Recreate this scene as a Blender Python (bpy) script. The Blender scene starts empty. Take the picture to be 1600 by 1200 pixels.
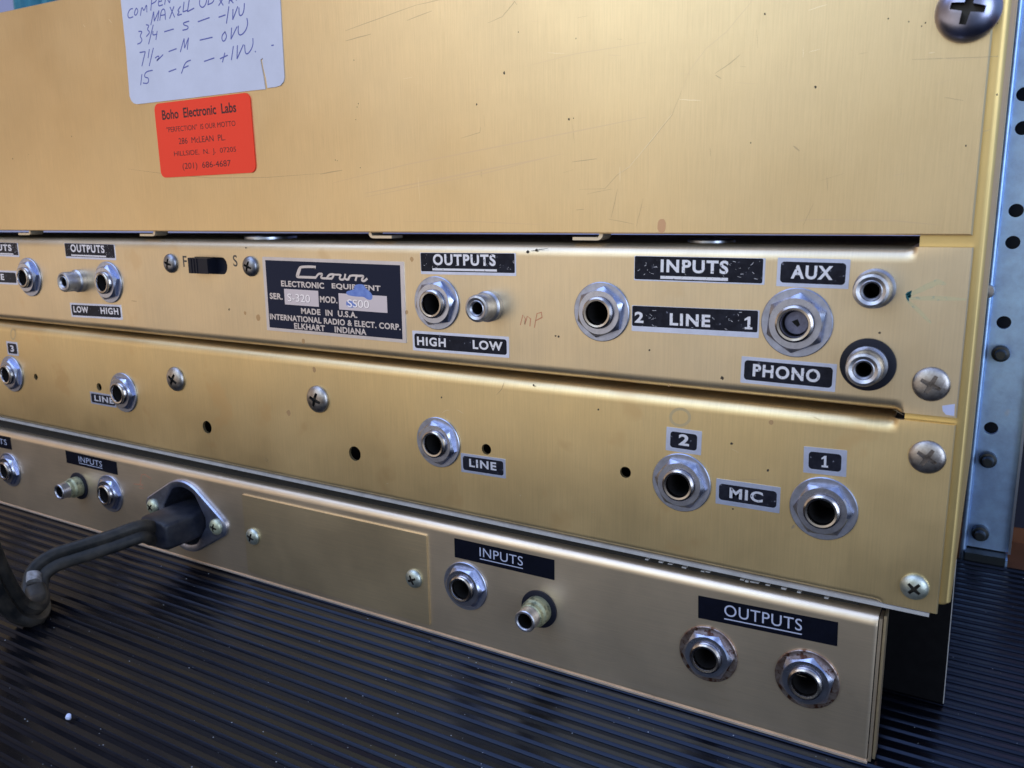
import bpy, bmesh, math, random
from mathutils import Vector, Matrix
random.seed(7)
C = bpy.context.scene.collection
SC = bpy.context.scene
MM = 0.001
PI = math.pi

# ------------------------------------------------------------------ camera
# rotation and focal length recovered from the vanishing points of the photograph (1600 x 1200 pixels)
FPX, YAW, PITCH, ROLL = 1316.94, 0.522938, 0.208721, -0.013315
CAM = Vector((0.0, -220.0, 147.64))                   # millimetres
FW = Vector((-math.sin(YAW)*math.cos(PITCH), math.cos(YAW)*math.cos(PITCH), -math.sin(PITCH)))
_r = Vector((math.cos(YAW), math.sin(YAW), 0)); _u = _r.cross(FW)
RT = _r*math.cos(ROLL) + _u*math.sin(ROLL)
UP = -_r*math.sin(ROLL) + _u*math.cos(ROLL)
cam_d = bpy.data.cameras.new('camera'); cam = bpy.data.objects.new('camera', cam_d); C.objects.link(cam)
cam.matrix_world = Matrix(((RT.x, UP.x, -FW.x, CAM.x*MM), (RT.y, UP.y, -FW.y, CAM.y*MM), (RT.z, UP.z, -FW.z, CAM.z*MM), (0, 0, 0, 1)))
cam_d.sensor_width = 36; cam_d.lens = FPX/1600*36; cam_d.clip_start = 0.01; cam_d.clip_end = 50
cam_d.dof.use_dof = True; cam_d.dof.focus_distance = 0.265; cam_d.dof.aperture_fstop = 34
SC.camera = cam

# ------------------------------------------------------------------ light
SC.view_settings.view_transform = 'Standard'; SC.view_settings.look = 'None'
SC.view_settings.exposure = 0.27; SC.view_settings.gamma = 1
W = bpy.data.worlds.new('World'); SC.world = W; W.use_nodes = True
nt = W.node_tree; nt.nodes.clear()
def N(t, kind, **kw):
    n = t.nodes.new(kind)
    for k, v in kw.items():
        if k in n.inputs: n.inputs[k].default_value = v
        else: setattr(n, k, v)
    return n
tc = N(nt, 'ShaderNodeTexCoord'); sx = N(nt, 'ShaderNodeSeparateXYZ'); nt.links.new(tc.outputs['Generated'], sx.inputs[0])
# surroundings: warm room on the left, daylight on the right; lower left brightened for the panels, lower right dark, blue sky overhead
def ramp(stops, src, lo=-1.0, hi=1.0):
    m = N(nt, 'ShaderNodeMapRange'); m.inputs['From Min'].default_value = lo; m.inputs['From Max'].default_value = hi
    nt.links.new(src, m.inputs['Value']); r = N(nt, 'ShaderNodeValToRGB'); nt.links.new(m.outputs[0], r.inputs[0])
    el = r.color_ramp.elements
    el[0].position = stops[0][0]; el[0].color = (*stops[0][1], 1); el[1].position = stops[-1][0]; el[1].color = (*stops[-1][1], 1)
    for p_, c_ in stops[1:-1]: e_ = el.new(p_); e_.color = (*c_, 1)
    return r.outputs[0]
upper = ramp([(0.0, (.62, .47, .34)), (.12, (.62, .47, .34)), (.29, (.82, .69, .51)), (.5, (.97, 1.02, 1.02)), (1.0, (.45, .66, 1.0))], sx.outputs['X'])
lower = ramp([(0.0, (1.42, 1.20, .98)), (.12, (1.42, 1.20, .98)), (.29, (1.36, 1.25, 1.10)), (.5, (.13, .14, .17)), (1.0, (.2, .3, .5))], sx.outputs['X'])
side = ramp([(0.40, (0, 0, 0)), (0.57, (1, 1, 1))], sx.outputs['Z'])
zen = ramp([(0.62, (1, 1, 1)), (0.78, (.48, .60, 1.0))], sx.outputs['Z'])
m1 = N(nt, 'ShaderNodeMixRGB'); nt.links.new(side, m1.inputs[0]); nt.links.new(lower, m1.inputs[1]); nt.links.new(upper, m1.inputs[2])
mx = N(nt, 'ShaderNodeMixRGB', blend_type='MULTIPLY'); mx.inputs[0].default_value = 1
nt.links.new(m1.outputs[0], mx.inputs[1]); nt.links.new(zen, mx.inputs[2])
bg = N(nt, 'ShaderNodeBackground'); bg.inputs['Strength'].default_value = 0.62
nt.links.new(mx.outputs[0], bg.inputs[0]); wo = N(nt, 'ShaderNodeOutputWorld'); nt.links.new(bg.outputs[0], wo.inputs[0])

def area(name, loc, target, sx_, sy_, power, col):
    d = bpy.data.lights.new(name, 'AREA'); d.shape = 'RECTANGLE'; d.size = sx_; d.size_y = sy_; d.energy = power; d.color = col
    o = bpy.data.objects.new(name, d); C.objects.link(o); o.location = loc
    o.rotation_euler = (Vector(target)-Vector(loc)).to_track_quat('-Z', 'Y').to_euler(); return o
area('window_light', (-0.85, -2.2, 1.25), (-0.15, 0, 0.15), 0.85, 1.5, 7, (0.58, 0.79, 1.0))
area('window_light_narrow', (-1.62, -2.2, 1.25), (-0.2, 0, 0.15), 0.3, 1.5, 3.2, (0.85, 0.9, 1.0))
area('sky_light', (-0.8, -0.85, 1.6), (-0.15, -0.05, 0), 1.8, 1.3, 14, (0.42, 0.58, 1.0))
area('side_fill_light', (1.6, -1.5, 0.4), (0.0, 0.1, 0.1), 1.0, 1.5, 18, (0.68, 0.80, 1.0))  # added area light, brightens the frame edge and rail from the right
area('warm_glint_light', (0.50, 1.5, 0.80), (0.05, 0.1, 0), 0.9, 0.9, 9, (1.0, 0.46, 0.20))  # added light in place of a brown board, for orange glints on the mat

# ------------------------------------------------------------------ helpers
def ray(px, py): return FW + RT*((px-800)/FPX) - UP*((py-600)/FPX)
def at(px, py, y=0.0):
    """point of the plane y (mm behind the panel fronts) seen at a photograph pixel"""
    d = ray(px, py); return CAM + d*((y-CAM.y)/d.y)
SLOPE = 0.0125
def floor_z(x): return SLOPE*(-20-x)
def at_floor(px, py, h=0.0):
    d = ray(px, py); t = (h + SLOPE*(-20-CAM.x)-CAM.z)/(d.z+SLOPE*d.x); return CAM + d*t

class MB:
    def __init__(s): s.v = []; s.f = []; s.m = []; s.mats = []; s.flat = []; s.cnt = 0
    def mi(s, mat):
        if mat not in s.mats: s.mats.append(mat)
        return s.mats.index(mat)
    def add(s, vs, fs, mat, flat=False):
        b = len(s.v); s.v += [tuple(v) for v in vs]; k = s.mi(mat)
        for f in fs: s.f.append(tuple(b+i for i in f)); s.m.append(k); s.flat.append(flat)
    def box(s, x0, x1, y0, y1, z0, z1, mat):
        vs = [(x, y, z) for x in (x0, x1) for y in (y0, y1) for z in (z0, z1)]
        s.add(vs, [(0, 1, 3, 2), (4, 6, 7, 5), (0, 4, 5, 1), (2, 3, 7, 6), (0, 2, 6, 4), (1, 5, 7, 3)], mat, True)
    def lathe(s, prof, mat, n=40, cx=0, cz=0):
        """profile of (radius, height towards the viewer); axis along -y"""
        vs = []; fs = []
        for r, h in prof:
            for i in range(n):
                a = 2*PI*i/n; vs.append((cx+r*math.cos(a), -h, cz+r*math.sin(a)))
        for k in range(len(prof)-1):
            for i in range(n):
                j = (i+1) % n; fs.append((k*n+i, k*n+j, (k+1)*n+j, (k+1)*n+i))
        s.add(vs, fs, mat)
    def disc(s, cx, cz, r, y, mat, n=32, ry=None, rough=0):
        vs = []
        for i in range(n):
            a = 2*PI*i/n; q = 1+rough*(random.random()-.5)
            vs.append((cx+r*q*math.cos(a), y, cz+(ry or r)*q*math.sin(a)))
        s.add(vs, [tuple(range(n))], mat, True)
    def poly(s, pts, y0, y1, mat):
        """2-D outline (x, z), solid from y0 (front) to y1"""
        n = len(pts); vs = [(x, y0, z) for x, z in pts]+[(x, y1, z) for x, z in pts]
        fs = [tuple(range(n))]+[tuple(range(2*n-1, n-1, -1))]+[(i, n+i, n+(i+1) % n, (i+1) % n) for i in range(n)]
        s.add(vs, fs, mat, True)
    def ribbon(s, pts, w, y, mat, taper=False):
        """flat stroke through (x, z) points on the plane y"""
        P = [Vector(p) for p in pts]; s.cnt += 1
        if len(P) < 2: return
        vs = []; n = len(P)
        for i, p in enumerate(P):
            a = P[max(0, i-1)]; b = P[min(n-1, i+1)]; t = (b-a)
            if t.length < 1e-9: t = Vector((1, 0))
            t.normalize(); nn = Vector((-t.y, t.x))
            k = w/2; yy = y-0.001*(s.cnt % 24)
            if 0 < i < n-1:
                t1 = (P[i]-P[i-1]).normalized(); c = max(0.55, abs(t1.dot(t))); k /= c
            if taper: k *= 0.25+0.75*math.sin(PI*(i+0.5)/n)
            vs += [(p.x+nn.x*k, yy, p.y+nn.y*k), (p.x-nn.x*k, yy, p.y-nn.y*k)]
        s.add(vs, [(2*i, 2*i+1, 2*i+3, 2*i+2) for i in range(n-1)], mat, True)
    def tube(s, pts, r, mat, n=12, caps=True):
        P = [Vector(p) for p in pts]; m = len(P); vs = []
        ref = Vector((0, 0, 1))
        for i in range(m):
            t = (P[min(m-1, i+1)]-P[max(0, i-1)]).normalized()
            u = ref-t*ref.dot(t)
            if u.length < 1e-3: u = Vector((1, 0, 0))-t*t.x
            u.normalize(); ref = u; w = t.cross(u); rr = r[i] if isinstance(r, (list, tuple)) else r
            for k in range(n):
                a = 2*PI*k/n; vs.append(P[i]+(u*math.cos(a)+w*math.sin(a))*rr)
        fs = [(i*n+k, i*n+(k+1) % n, (i+1)*n+(k+1) % n, (i+1)*n+k) for i in range(m-1) for k in range(n)]
        if caps: fs += [tuple(range(n)), tuple((m-1)*n+k for k in range(n))]
        s.add(vs, fs, mat)
    def mesh(s, name, sharp=32, M=None):
        me = bpy.data.meshes.new(name)
        vs = s.v if M is None else [tuple(M @ Vector(v)) for v in s.v]
        me.from_pydata([(x*MM, y*MM, z*MM) for x, y, z in vs], [], s.f)
        for m in s.mats: me.materials.append(m)
        me.polygons.foreach_set('material_index', s.m)
        bm = bmesh.new(); bm.from_mesh(me)
        bmesh.ops.recalc_face_normals(bm, faces=bm.faces); bm.to_mesh(me); bm.free()
        me.polygons.foreach_set('use_smooth', [True]*len(me.polygons))
        me.set_sharp_from_angle(angle=math.radians(sharp)); me.update(); return me

def link(name, me, parent=None, loc=(0, 0, 0), rot=(0, 0, 0), label=None):
    o = bpy.data.objects.new(name, me); C.objects.link(o)
    o.location = Vector(loc)*MM; o.rotation_euler = rot
    if parent: o.parent = parent
    if label: o['label'] = label
    return o
def thing(name, label, cat, group=None, me=None, loc=(0, 0, 0)):
    o = link(name, me, None, loc); o['label'] = label; o['category'] = cat
    if group: o['group'] = group
    return o
def structure(name, me):
    o = link(name, me); o['kind'] = 'structure'; return o
def dup(o, parent, loc, rot=None, label=None):
    c = o.copy(); C.objects.link(c); c.parent = parent; c.location = Vector(loc)*MM
    if rot is not None: c.rotation_euler = rot
    if label: c['label'] = label
    elif 'label' in c: del c['label']
    for ch in list(o.children):
        d = ch.copy(); C.objects.link(d); d.parent = c
    return c

# ------------------------------------------------------------------ materials
def mat(name, col, rough=0.5, metal=0.0, spec=0.5, var=0.0, vscale=60, vcol=None, bump=0.0, bscale=900, rvar=0.0, brush=None, bstr=0.0, speck=0.0, mottle=None, coat=0):
    m = bpy.data.materials.new(name); m.use_nodes = True; t = m.node_tree; b = t.nodes['Principled BSDF']
    b.inputs['Base Color'].default_value = (*col, 1); b.inputs['Roughness'].default_value = rough; b.inputs['Metallic'].default_value = metal
    b.inputs['Specular IOR Level'].default_value = spec; b.inputs['Coat Weight'].default_value = coat
    tc = N(t, 'ShaderNodeTexCoord'); L = t.links.new; col_out = None
    if var:
        n = N(t, 'ShaderNodeTexNoise', Scale=vscale, Detail=8.0, Roughness=0.65); L(tc.outputs['Object'], n.inputs['Vector'])
        r = N(t, 'ShaderNodeValToRGB'); r.color_ramp.elements[0].position = 0.35; r.color_ramp.elements[1].position = 0.7
        r.color_ramp.elements[0].color = (*col, 1); r.color_ramp.elements[1].color = (*(vcol or [c*(1-var) for c in col]), 1)
        L(n.outputs[0], r.inputs[0]); col_out = r.outputs[0]
    hs = None
    if brush:
        mp = N(t, 'ShaderNodeMapping'); mp.inputs['Scale'].default_value = brush; L(tc.outputs['Object'], mp.inputs['Vector'])
        n2 = N(t, 'ShaderNodeTexNoise', Scale=1.0, Detail=5.0, Roughness=0.7); L(mp.outputs[0], n2.inputs['Vector'])
        hs = n2.outputs[0]
        r2 = N(t, 'ShaderNodeMapRange'); r2.inputs['From Min'].default_value = 0.3; r2.inputs['From Max'].default_value = 0.7
        r2.inputs['To Min'].default_value = 0.93; r2.inputs['To Max'].default_value = 1.05; L(hs, r2.inputs['Value'])
        mm = N(t, 'ShaderNodeMixRGB', blend_type='MULTIPLY'); mm.inputs[0].default_value = 1
        if col_out: L(col_out, mm.inputs[1])
        else: mm.inputs[1].default_value = (*col, 1)
        L(r2.outputs[0], mm.inputs[2]); col_out = mm.outputs[0]
    if mottle:
        n3 = N(t, 'ShaderNodeTexNoise', Scale=mottle[0], Detail=3.0, Roughness=0.6); L(tc.outputs['Object'], n3.inputs['Vector'])
        r3 = N(t, 'ShaderNodeValToRGB'); r3.color_ramp.elements[0].position = mottle[1]; r3.color_ramp.elements[1].position = mottle[1]+0.06
        r3.color_ramp.elements[0].color = (0, 0, 0, 1); r3.color_ramp.elements[1].color = (1, 1, 1, 1); L(n3.outputs[0], r3.inputs[0])
        m3 = N(t, 'ShaderNodeMixRGB'); L(r3.outputs[0], m3.inputs[0]); m3.inputs[2].default_value = (*mottle[2], 1)
        if col_out: L(col_out, m3.inputs[1])
        else: m3.inputs[1].default_value = (*col, 1)
        col_out = m3.outputs[0]
    if col_out: L(col_out, b.inputs['Base Color'])
    if rvar:
        n4 = N(t, 'ShaderNodeTexNoise', Scale=25.0, Detail=6.0, Roughness=0.6); L(tc.outputs['Object'], n4.inputs['Vector'])
        r4 = N(t, 'ShaderNodeMapRange'); r4.inputs['From Min'].default_value = 0.3; r4.inputs['From Max'].default_value = 0.7
        r4.inputs['To Min'].default_value = rough-rvar; r4.inputs['To Max'].default_value = rough+rvar; L(n4.outputs[0], r4.inputs['Value']); L(r4.outputs[0], b.inputs['Roughness'])
    if bump or bstr:
        bp = N(t, 'ShaderNodeBump'); bp.inputs['Strength'].default_value = bump or bstr; bp.inputs['Distance'].default_value = 0.0002
        if bstr: L(hs, bp.inputs['Height'])
        else:
            n5 = N(t, 'ShaderNodeTexNoise', Scale=bscale, Detail=4.0); L(tc.outputs['Object'], n5.inputs['Vector']); L(n5.outputs[0], bp.inputs['Height'])
        L(bp.outputs[0], b.inputs['Normal'])
    return m
GOLDC = (0.81, 0.615, 0.35)
M_cover = mat('gold_anodised_cover', GOLDC, 0.34, 0.94, var=0.13, vscale=14, rvar=0.045, brush=(2900, 60, 80), bstr=0.22)
M_gold = mat('gold_anodised_panel', (0.80, 0.645, 0.425), 0.39, 0.93, mottle=(48, 0.61, (0.72, 0.56, 0.35)), var=0.13, vscale=22, rvar=0.075, brush=(2200, 60, 60), bstr=0.05)
M_gold2 = mat('gold_anodised_panel_deep', (0.88, 0.67, 0.35), 0.39, 0.92, mottle=(48, 0.60, (0.79, 0.575, 0.29)), var=0.13, vscale=22, rvar=0.075, brush=(2200, 60, 60), bstr=0.04)
M_brass = mat('pale_brushed_brass', (0.86, 0.695, 0.50), 0.37, 0.90, var=0.12, vscale=30, rvar=0.05, brush=(45, 60, 2200), bstr=0.05)
M_plate = mat('olive_brass_plate', (0.86, 0.68, 0.42), 0.37, 0.90, var=0.14, vscale=30, rvar=0.05, brush=(45, 60, 2200), bstr=0.04)
M_frame = mat('gold_frame_metal', (1.0, 0.73, 0.30), 0.48, 0.87, var=0.12, vscale=30, rvar=0.05)
M_edge = mat('bare_cut_edge', (0.62, 0.60, 0.58), 0.45, 0.35, var=0.25, vscale=200)
M_lip = mat('bright_bent_edge', (0.84, 0.68, 0.54), 0.4, 0.6, var=0.2, vscale=120)
M_nickel = mat('nickel_plate', (0.52, 0.55, 0.69), 0.28, 1, var=0.35, vscale=300, rvar=0.08, bump=0.05, bscale=1500)
M_washer = mat('washer_nickel', (0.50, 0.54, 0.70), 0.37, 1, var=0.35, vscale=350, rvar=0.06, bump=0.05, bscale=1500)
M_sleeve = mat('sleeve_nickel', (0.58, 0.53, 0.50), 0.2, 1, var=0.3, vscale=300)
M_rustw = mat('rusty_washer', (0.46, 0.40, 0.38), 0.42, 1, var=0.5, vscale=330, vcol=(0.17, 0.085, 0.055), bump=0.2, bscale=1200, mottle=(520, 0.56, (0.13, 0.06, 0.04)))
M_bore = mat('dark_bore', (0.034, 0.031, 0.030), 0.45, 0.6)
M_hole = mat('black_hole', (0.006, 0.006, 0.006), 0.6, spec=0.2)
M_rca = mat('dull_rca_metal', (0.60, 0.59, 0.62), 0.38, 1, var=0.3, vscale=420, vcol=(0.34, 0.33, 0.34), bump=0.12, bscale=1600)
M_verd = mat('corroded_rca_metal', (0.50, 0.50, 0.30), 0.5, 0.6, mottle=(420, 0.55, (0.16, 0.17, 0.11)), var=0.5, vscale=420, vcol=(0.22, 0.22, 0.15), bump=0.2, bscale=1600)
M_fibre = mat('black_fibre', (0.009, 0.010, 0.018), 0.5, spec=0.25, bump=0.1)
M_screw = mat('dull_screw_metal', (0.52, 0.49, 0.47), 0.36, 1, var=0.5, vscale=420, vcol=(0.24, 0.20, 0.18), bump=0.12, bscale=1200)
M_screwd = mat('dark_screw_metal', (0.30, 0.30, 0.33), 0.34, 1, var=0.3, vscale=400)
M_screwb = mat('blued_screw_metal', (0.36, 0.37, 0.50), 0.28, 1, var=0.2, vscale=250, bump=0.04)
M_screwz = mat('zinc_screw_metal', (0.60, 0.64, 0.58), 0.42, 0.9, var=0.5, vscale=500, vcol=(0.34, 0.37, 0.30), bump=0.15, bscale=1200)
M_recess = mat('screw_recess', (0.06, 0.055, 0.05), 0.5, 0.8)
M_foil = mat('silver_foil', (0.64, 0.72, 0.98), 0.30, 0.8, var=0.15, vscale=240, bump=0.08, bscale=500)
M_black = mat('black_enamel', (0.006, 0.0065, 0.012), 0.36, spec=0.14, var=0.4, vscale=400, vcol=(0.018, 0.019, 0.028), mottle=(760, 0.675, (0.20, 0.20, 0.24)))
M_tape = mat('black_tape', (0.004, 0.005, 0.011), 0.38, spec=0.14, var=0.3, vscale=300)
M_letter = mat('silver_lettering', (0.76, 0.78, 0.88), 0.36, 0.6, mottle=(1300, 0.62, (0.12, 0.12, 0.15)))
M_pale = mat('pale_grey_lettering', (0.42, 0.44, 0.55), 0.5, mottle=(1300, 0.68, (0.05, 0.05, 0.07)))
M_navy = mat('navy_enamel', (0.009, 0.013, 0.030), 0.36, spec=0.16)
M_nfoil = mat('nameplate_aluminium', (0.66, 0.66, 0.76), 0.36, 1, var=0.12, vscale=200)
M_stamp = mat('stamped_metal_pad', (0.66, 0.62, 0.70), 0.4, 0.75, bump=0.1, bscale=300)
M_smudge = mat('blue_smudge', (0.13, 0.19, 0.46), 0.6, var=0.4, vscale=500, vcol=(0.22, 0.30, 0.58))
M_note = mat('pale_card', (0.66, 0.64, 0.70), 0.8, spec=0.2, var=0.10, vscale=60, mottle=(700, 0.70, (0.52, 0.52, 0.64)), bump=0.05)
M_noteed = mat('torn_card_edge', (0.42, 0.30, 0.20), 0.8)
M_ink = mat('blue_ink', (0.10, 0.11, 0.34), 0.6)
M_orange = mat('fluorescent_orange_paper', (1.0, 0.075, 0.035), 0.75, spec=0.1)
M_print = mat('black_print', (0.05, 0.006, 0.006), 0.6)
M_graph = mat('dark_stamp_ink', (0.06, 0.05, 0.04), 0.5)
M_scr = mat('dark_scratch', (0.54, 0.40, 0.24), 0.45, 0.9)
M_scrl = mat('bright_scratch', (0.95, 0.80, 0.58), 0.3, 1)
M_scrf = mat('faint_scratch', (0.72, 0.54, 0.33), 0.42, 0.95)
M_speck = mat('dark_speck', (0.05, 0.035, 0.02), 0.7)
M_stain = mat('brown_stain', (0.66, 0.38, 0.20), 0.5, 0.6)
M_stainf = mat('faint_brown_stain', (0.56, 0.36, 0.18), 0.5, 0.7)
M_teal = mat('teal_ink', (0.0, 0.10, 0.11), 0.6)
M_tealf = mat('faint_teal_ink', (0.66, 0.58, 0.36), 0.46, 0.84, mottle=(900, 0.56, (0.50, 0.50, 0.36)))
M_red = mat('red_pencil', (0.62, 0.26, 0.14), 0.6, 0.4)
M_patch = mat('pale_worn_patch', (0.58, 0.62, 0.86), 0.5, 0.6)
M_pencil = mat('pencil_ring', (0.66, 0.54, 0.33), 0.46, 0.88)
M_plastic = mat('black_switch_plastic', (0.006, 0.007, 0.014), 0.4, spec=0.25)
M_rubber = mat('black_rubber_plug', (0.008, 0.010, 0.018), 0.42, spec=0.35, var=0.4, vscale=200, vcol=(0.03, 0.03, 0.036), bump=0.1, bscale=700)
M_cable = mat('dusty_black_cable', (0.006, 0.007, 0.008), 0.5, spec=0.3, var=0.5, vscale=120, vcol=(0.05, 0.042, 0.034), bump=0.1, bscale=900)
M_band = mat('dirty_white_band', (0.36, 0.35, 0.36), 0.6, var=0.6, vscale=500, vcol=(0.12, 0.10, 0.08))
M_mat = mat('black_ribbed_rubber', (0.0016, 0.002, 0.004), 0.24, spec=0.34, var=0.5, vscale=500, vcol=(0.004, 0.004, 0.0055), rvar=0.05, bump=0.05, bscale=1600)
M_mat.node_tree.nodes['Principled BSDF'].inputs['Specular Tint'].default_value = (0.55, 0.68, 1.0, 1)
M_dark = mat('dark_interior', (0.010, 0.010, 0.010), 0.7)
M_blkp = mat('smooth_black_panel', (0.003, 0.003, 0.004), 0.6, spec=0.12, var=0.4, vscale=300, vcol=(0.006, 0.006, 0.007))
M_galv = mat('galvanised_steel', (0.46, 0.68, 1.0), 0.42, 0.85, var=0.35, vscale=140, vcol=(0.34, 0.48, 0.76), bump=0.3, bscale=420, mottle=(34, 0.62, (0.62, 0.50, 0.48)))
M_galve = mat('galvanised_edge', (0.62, 0.68, 0.82), 0.3, 1)
M_rustr = mat('brown_rust_run', (0.54, 0.47, 0.52), 0.46, 0.75, var=0.4, vscale=120)
M_bolt = mat('black_bolt_steel', (0.016, 0.020, 0.022), 0.36, spec=0.6)
M_tab = mat('cream_metal_tab', (0.72, 0.62, 0.48), 0.4, 0.8)
M_wood = mat('brown_board', (0.22, 0.085, 0.038), 0.35, var=0.4, vscale=30)
M_wall = mat('lavender_grey_wall', (0.42, 0.46, 0.72), 0.8)
M_nwall = mat('dark_navy_skirting', (0.010, 0.013, 0.030), 0.6)
M_tealc = mat('teal_fabric', (0.015, 0.14, 0.19), 0.6, var=0.7, vscale=35, vcol=(0.05, 0.27, 0.36))
M_dust = mat('pale_dust', (0.34, 0.36, 0.40), 0.8)
M_crumb = mat('white_crumb', (0.62, 0.68, 0.90), 0.7)

M_plugd = mat('dull_blue_grey_metal', (0.22, 0.23, 0.34), 0.45, 0.8, var=0.4, vscale=400, vcol=(0.12, 0.12, 0.18))
# ------------------------------------------------------------------ lettering
_txt = {}
def text_mesh(body, bold, space):
    key = (body, bold, space)
    if key in _txt: return _txt[key]
    cu = bpy.data.curves.new('lettering', 'FONT'); cu.body = body; cu.size = 1; cu.offset = bold; cu.space_character = space; cu.resolution_u = 5
    o = bpy.data.objects.new('lettering', cu); C.objects.link(o)
    bpy.context.view_layer.update(); dg = bpy.context.evaluated_depsgraph_get()
    me = bpy.data.meshes.new_from_object(o.evaluated_get(dg)); bpy.data.objects.remove(o); bpy.data.curves.remove(cu)
    vs = [(v.co.x, v.co.y) for v in me.vertices]; fs = [tuple(p.vertices) for p in me.polygons]; bpy.data.meshes.remove(me)
    x0 = min(v[0] for v in vs); x1 = max(v[0] for v in vs); y0 = min(v[1] for v in vs); y1 = max(v[1] for v in vs)
    vs = [((x-x0)/(x1-x0), (y-y0)/(y1-y0)) for x, y in vs]; _txt[key] = (vs, fs); return _txt[key]
def put_text(mb, body, x0, x1, z0, z1, y, m, bold=0.02, space=1.0):
    if body == '1':
        q = [(.14, 0), (.9, 0), (.9, .16), (.68, .16), (.68, 1), (.46, 1), (.10, .80), (.10, .66), (.40, .76), (.40, .16), (.14, .16)]
        mb.add([(x0+(x1-x0)*u, y, z0+(z1-z0)*v) for u, v in q], [(0, 1, 2, 3, 9, 10), (3, 4, 5, 8, 9), (5, 6, 7, 8)], m, True); return
    vs, fs = text_mesh(body, bold, space)
    mb.add([(x0+(x1-x0)*u, y, z0+(z1-z0)*v) for u, v in vs], fs, m, True)
def rrect(x0, x1, z0, z1, r, n=6):
    pts = []
    for cx, cz, a0 in ((x1-r, z1-r, 0), (x0+r, z1-r, 90), (x0+r, z0+r, 180), (x1-r, z0+r, 270)):
        for k in range(n+1):
            a = math.radians(a0+90*k/n); pts.append((cx+r*math.cos(a), cz+r*math.sin(a)))
    return pts
def quad_frame(tl, tr, br, bl, y=0.0):
    """rectangle (centre, width, height, turn) of four photographed corners on the panel"""
    a, b, c, d = (at(*p, y) for p in (tl, tr, br, bl))
    w = ((b-a).length+(c-d).length)/2; h = ((d-a).length+(c-b).length)/2
    o = (a+b+c+d)/4; e = (b-a)+(c-d); return o, w, h, math.atan2(e.z, e.x)
def label_plate(parent, corners, words, style='frame', name='label_plate', pad=(0.06, 0.13), label=None, under=False, bold=0.034):
    """words: list of (text, u0, u1, v0, v1) as fractions of the plate"""
    o, w, h, a = quad_frame(*corners); mb = MB(); l = MB()
    if style == 'frame':
        mb.poly(rrect(-w/2, w/2, -h/2, h/2, 0.15), -0.12, 0.0, M_foil)
        mb.poly(rrect(-w/2+pad[0]*h*2, w/2-pad[0]*h*2, -h/2+pad[1]*h, h/2-pad[1]*h, h*0.13), -0.15, -0.10, M_black); ml = M_letter
    elif style == 'trim':      # trimmed short at the top, foil left along the bottom
        mb.poly(rrect(-w/2, w/2, -h/2, h/2, 0.12), -0.12, 0.0, M_foil)
        mb.poly(rrect(-w/2+0.15, w/2-pad[0]*h, -h/2+pad[1]*h, h/2-0.1, h*0.06), -0.15, -0.10, M_black); ml = M_letter
    else:
        mb.poly(rrect(-w/2, w/2, -h/2, h/2, 0.1), -0.12, 0.0, M_tape); ml = M_pale
    for t, u0, u1, v0, v1 in words:
        put_text(l, t, -w/2+u0*w, -w/2+u1*w, -h/2+v0*h, -h/2+v1*h, -0.17, ml, bold if style != 'tape' else 0.0, 1.16 if style != 'tape' else 1.06)
    if style == 'trim':                                   # chipped enamel: bright nicks down to the foil
        for k in range(26):
            u = random.choice((random.uniform(.74, .98), random.uniform(.03, .97), random.uniform(.03, .2))); x, z = -w/2+u*w, random.uniform(-.32, .42)*h
            g = random.choice((.9, 1.2, -.3, 2.2, .1)); q = random.uniform(.15, 1.1)
            mb.ribbon([(x, z), (x+q*math.cos(g), z+q*math.sin(g)*.6)], random.uniform(.05, .14), -.16, M_letter, True)
    if under:
        u0, u1, v0, v1 = under; l.add([(-w/2+u0*w, -0.17, -h/2+v0*h), (-w/2+u1*w, -0.17, -h/2+v0*h), (-w/2+u1*w, -0.17, -h/2+v1*h), (-w/2+u0*w, -0.17, -h/2+v1*h)], [(0, 1, 2, 3)], ml, True)
    p = link(name, mb.mesh(name), parent, (o.x, o.y, o.z), (0, -a, 0), label)
    if l.v: link('lettering', l.mesh('lettering'), p)
    return p

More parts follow.
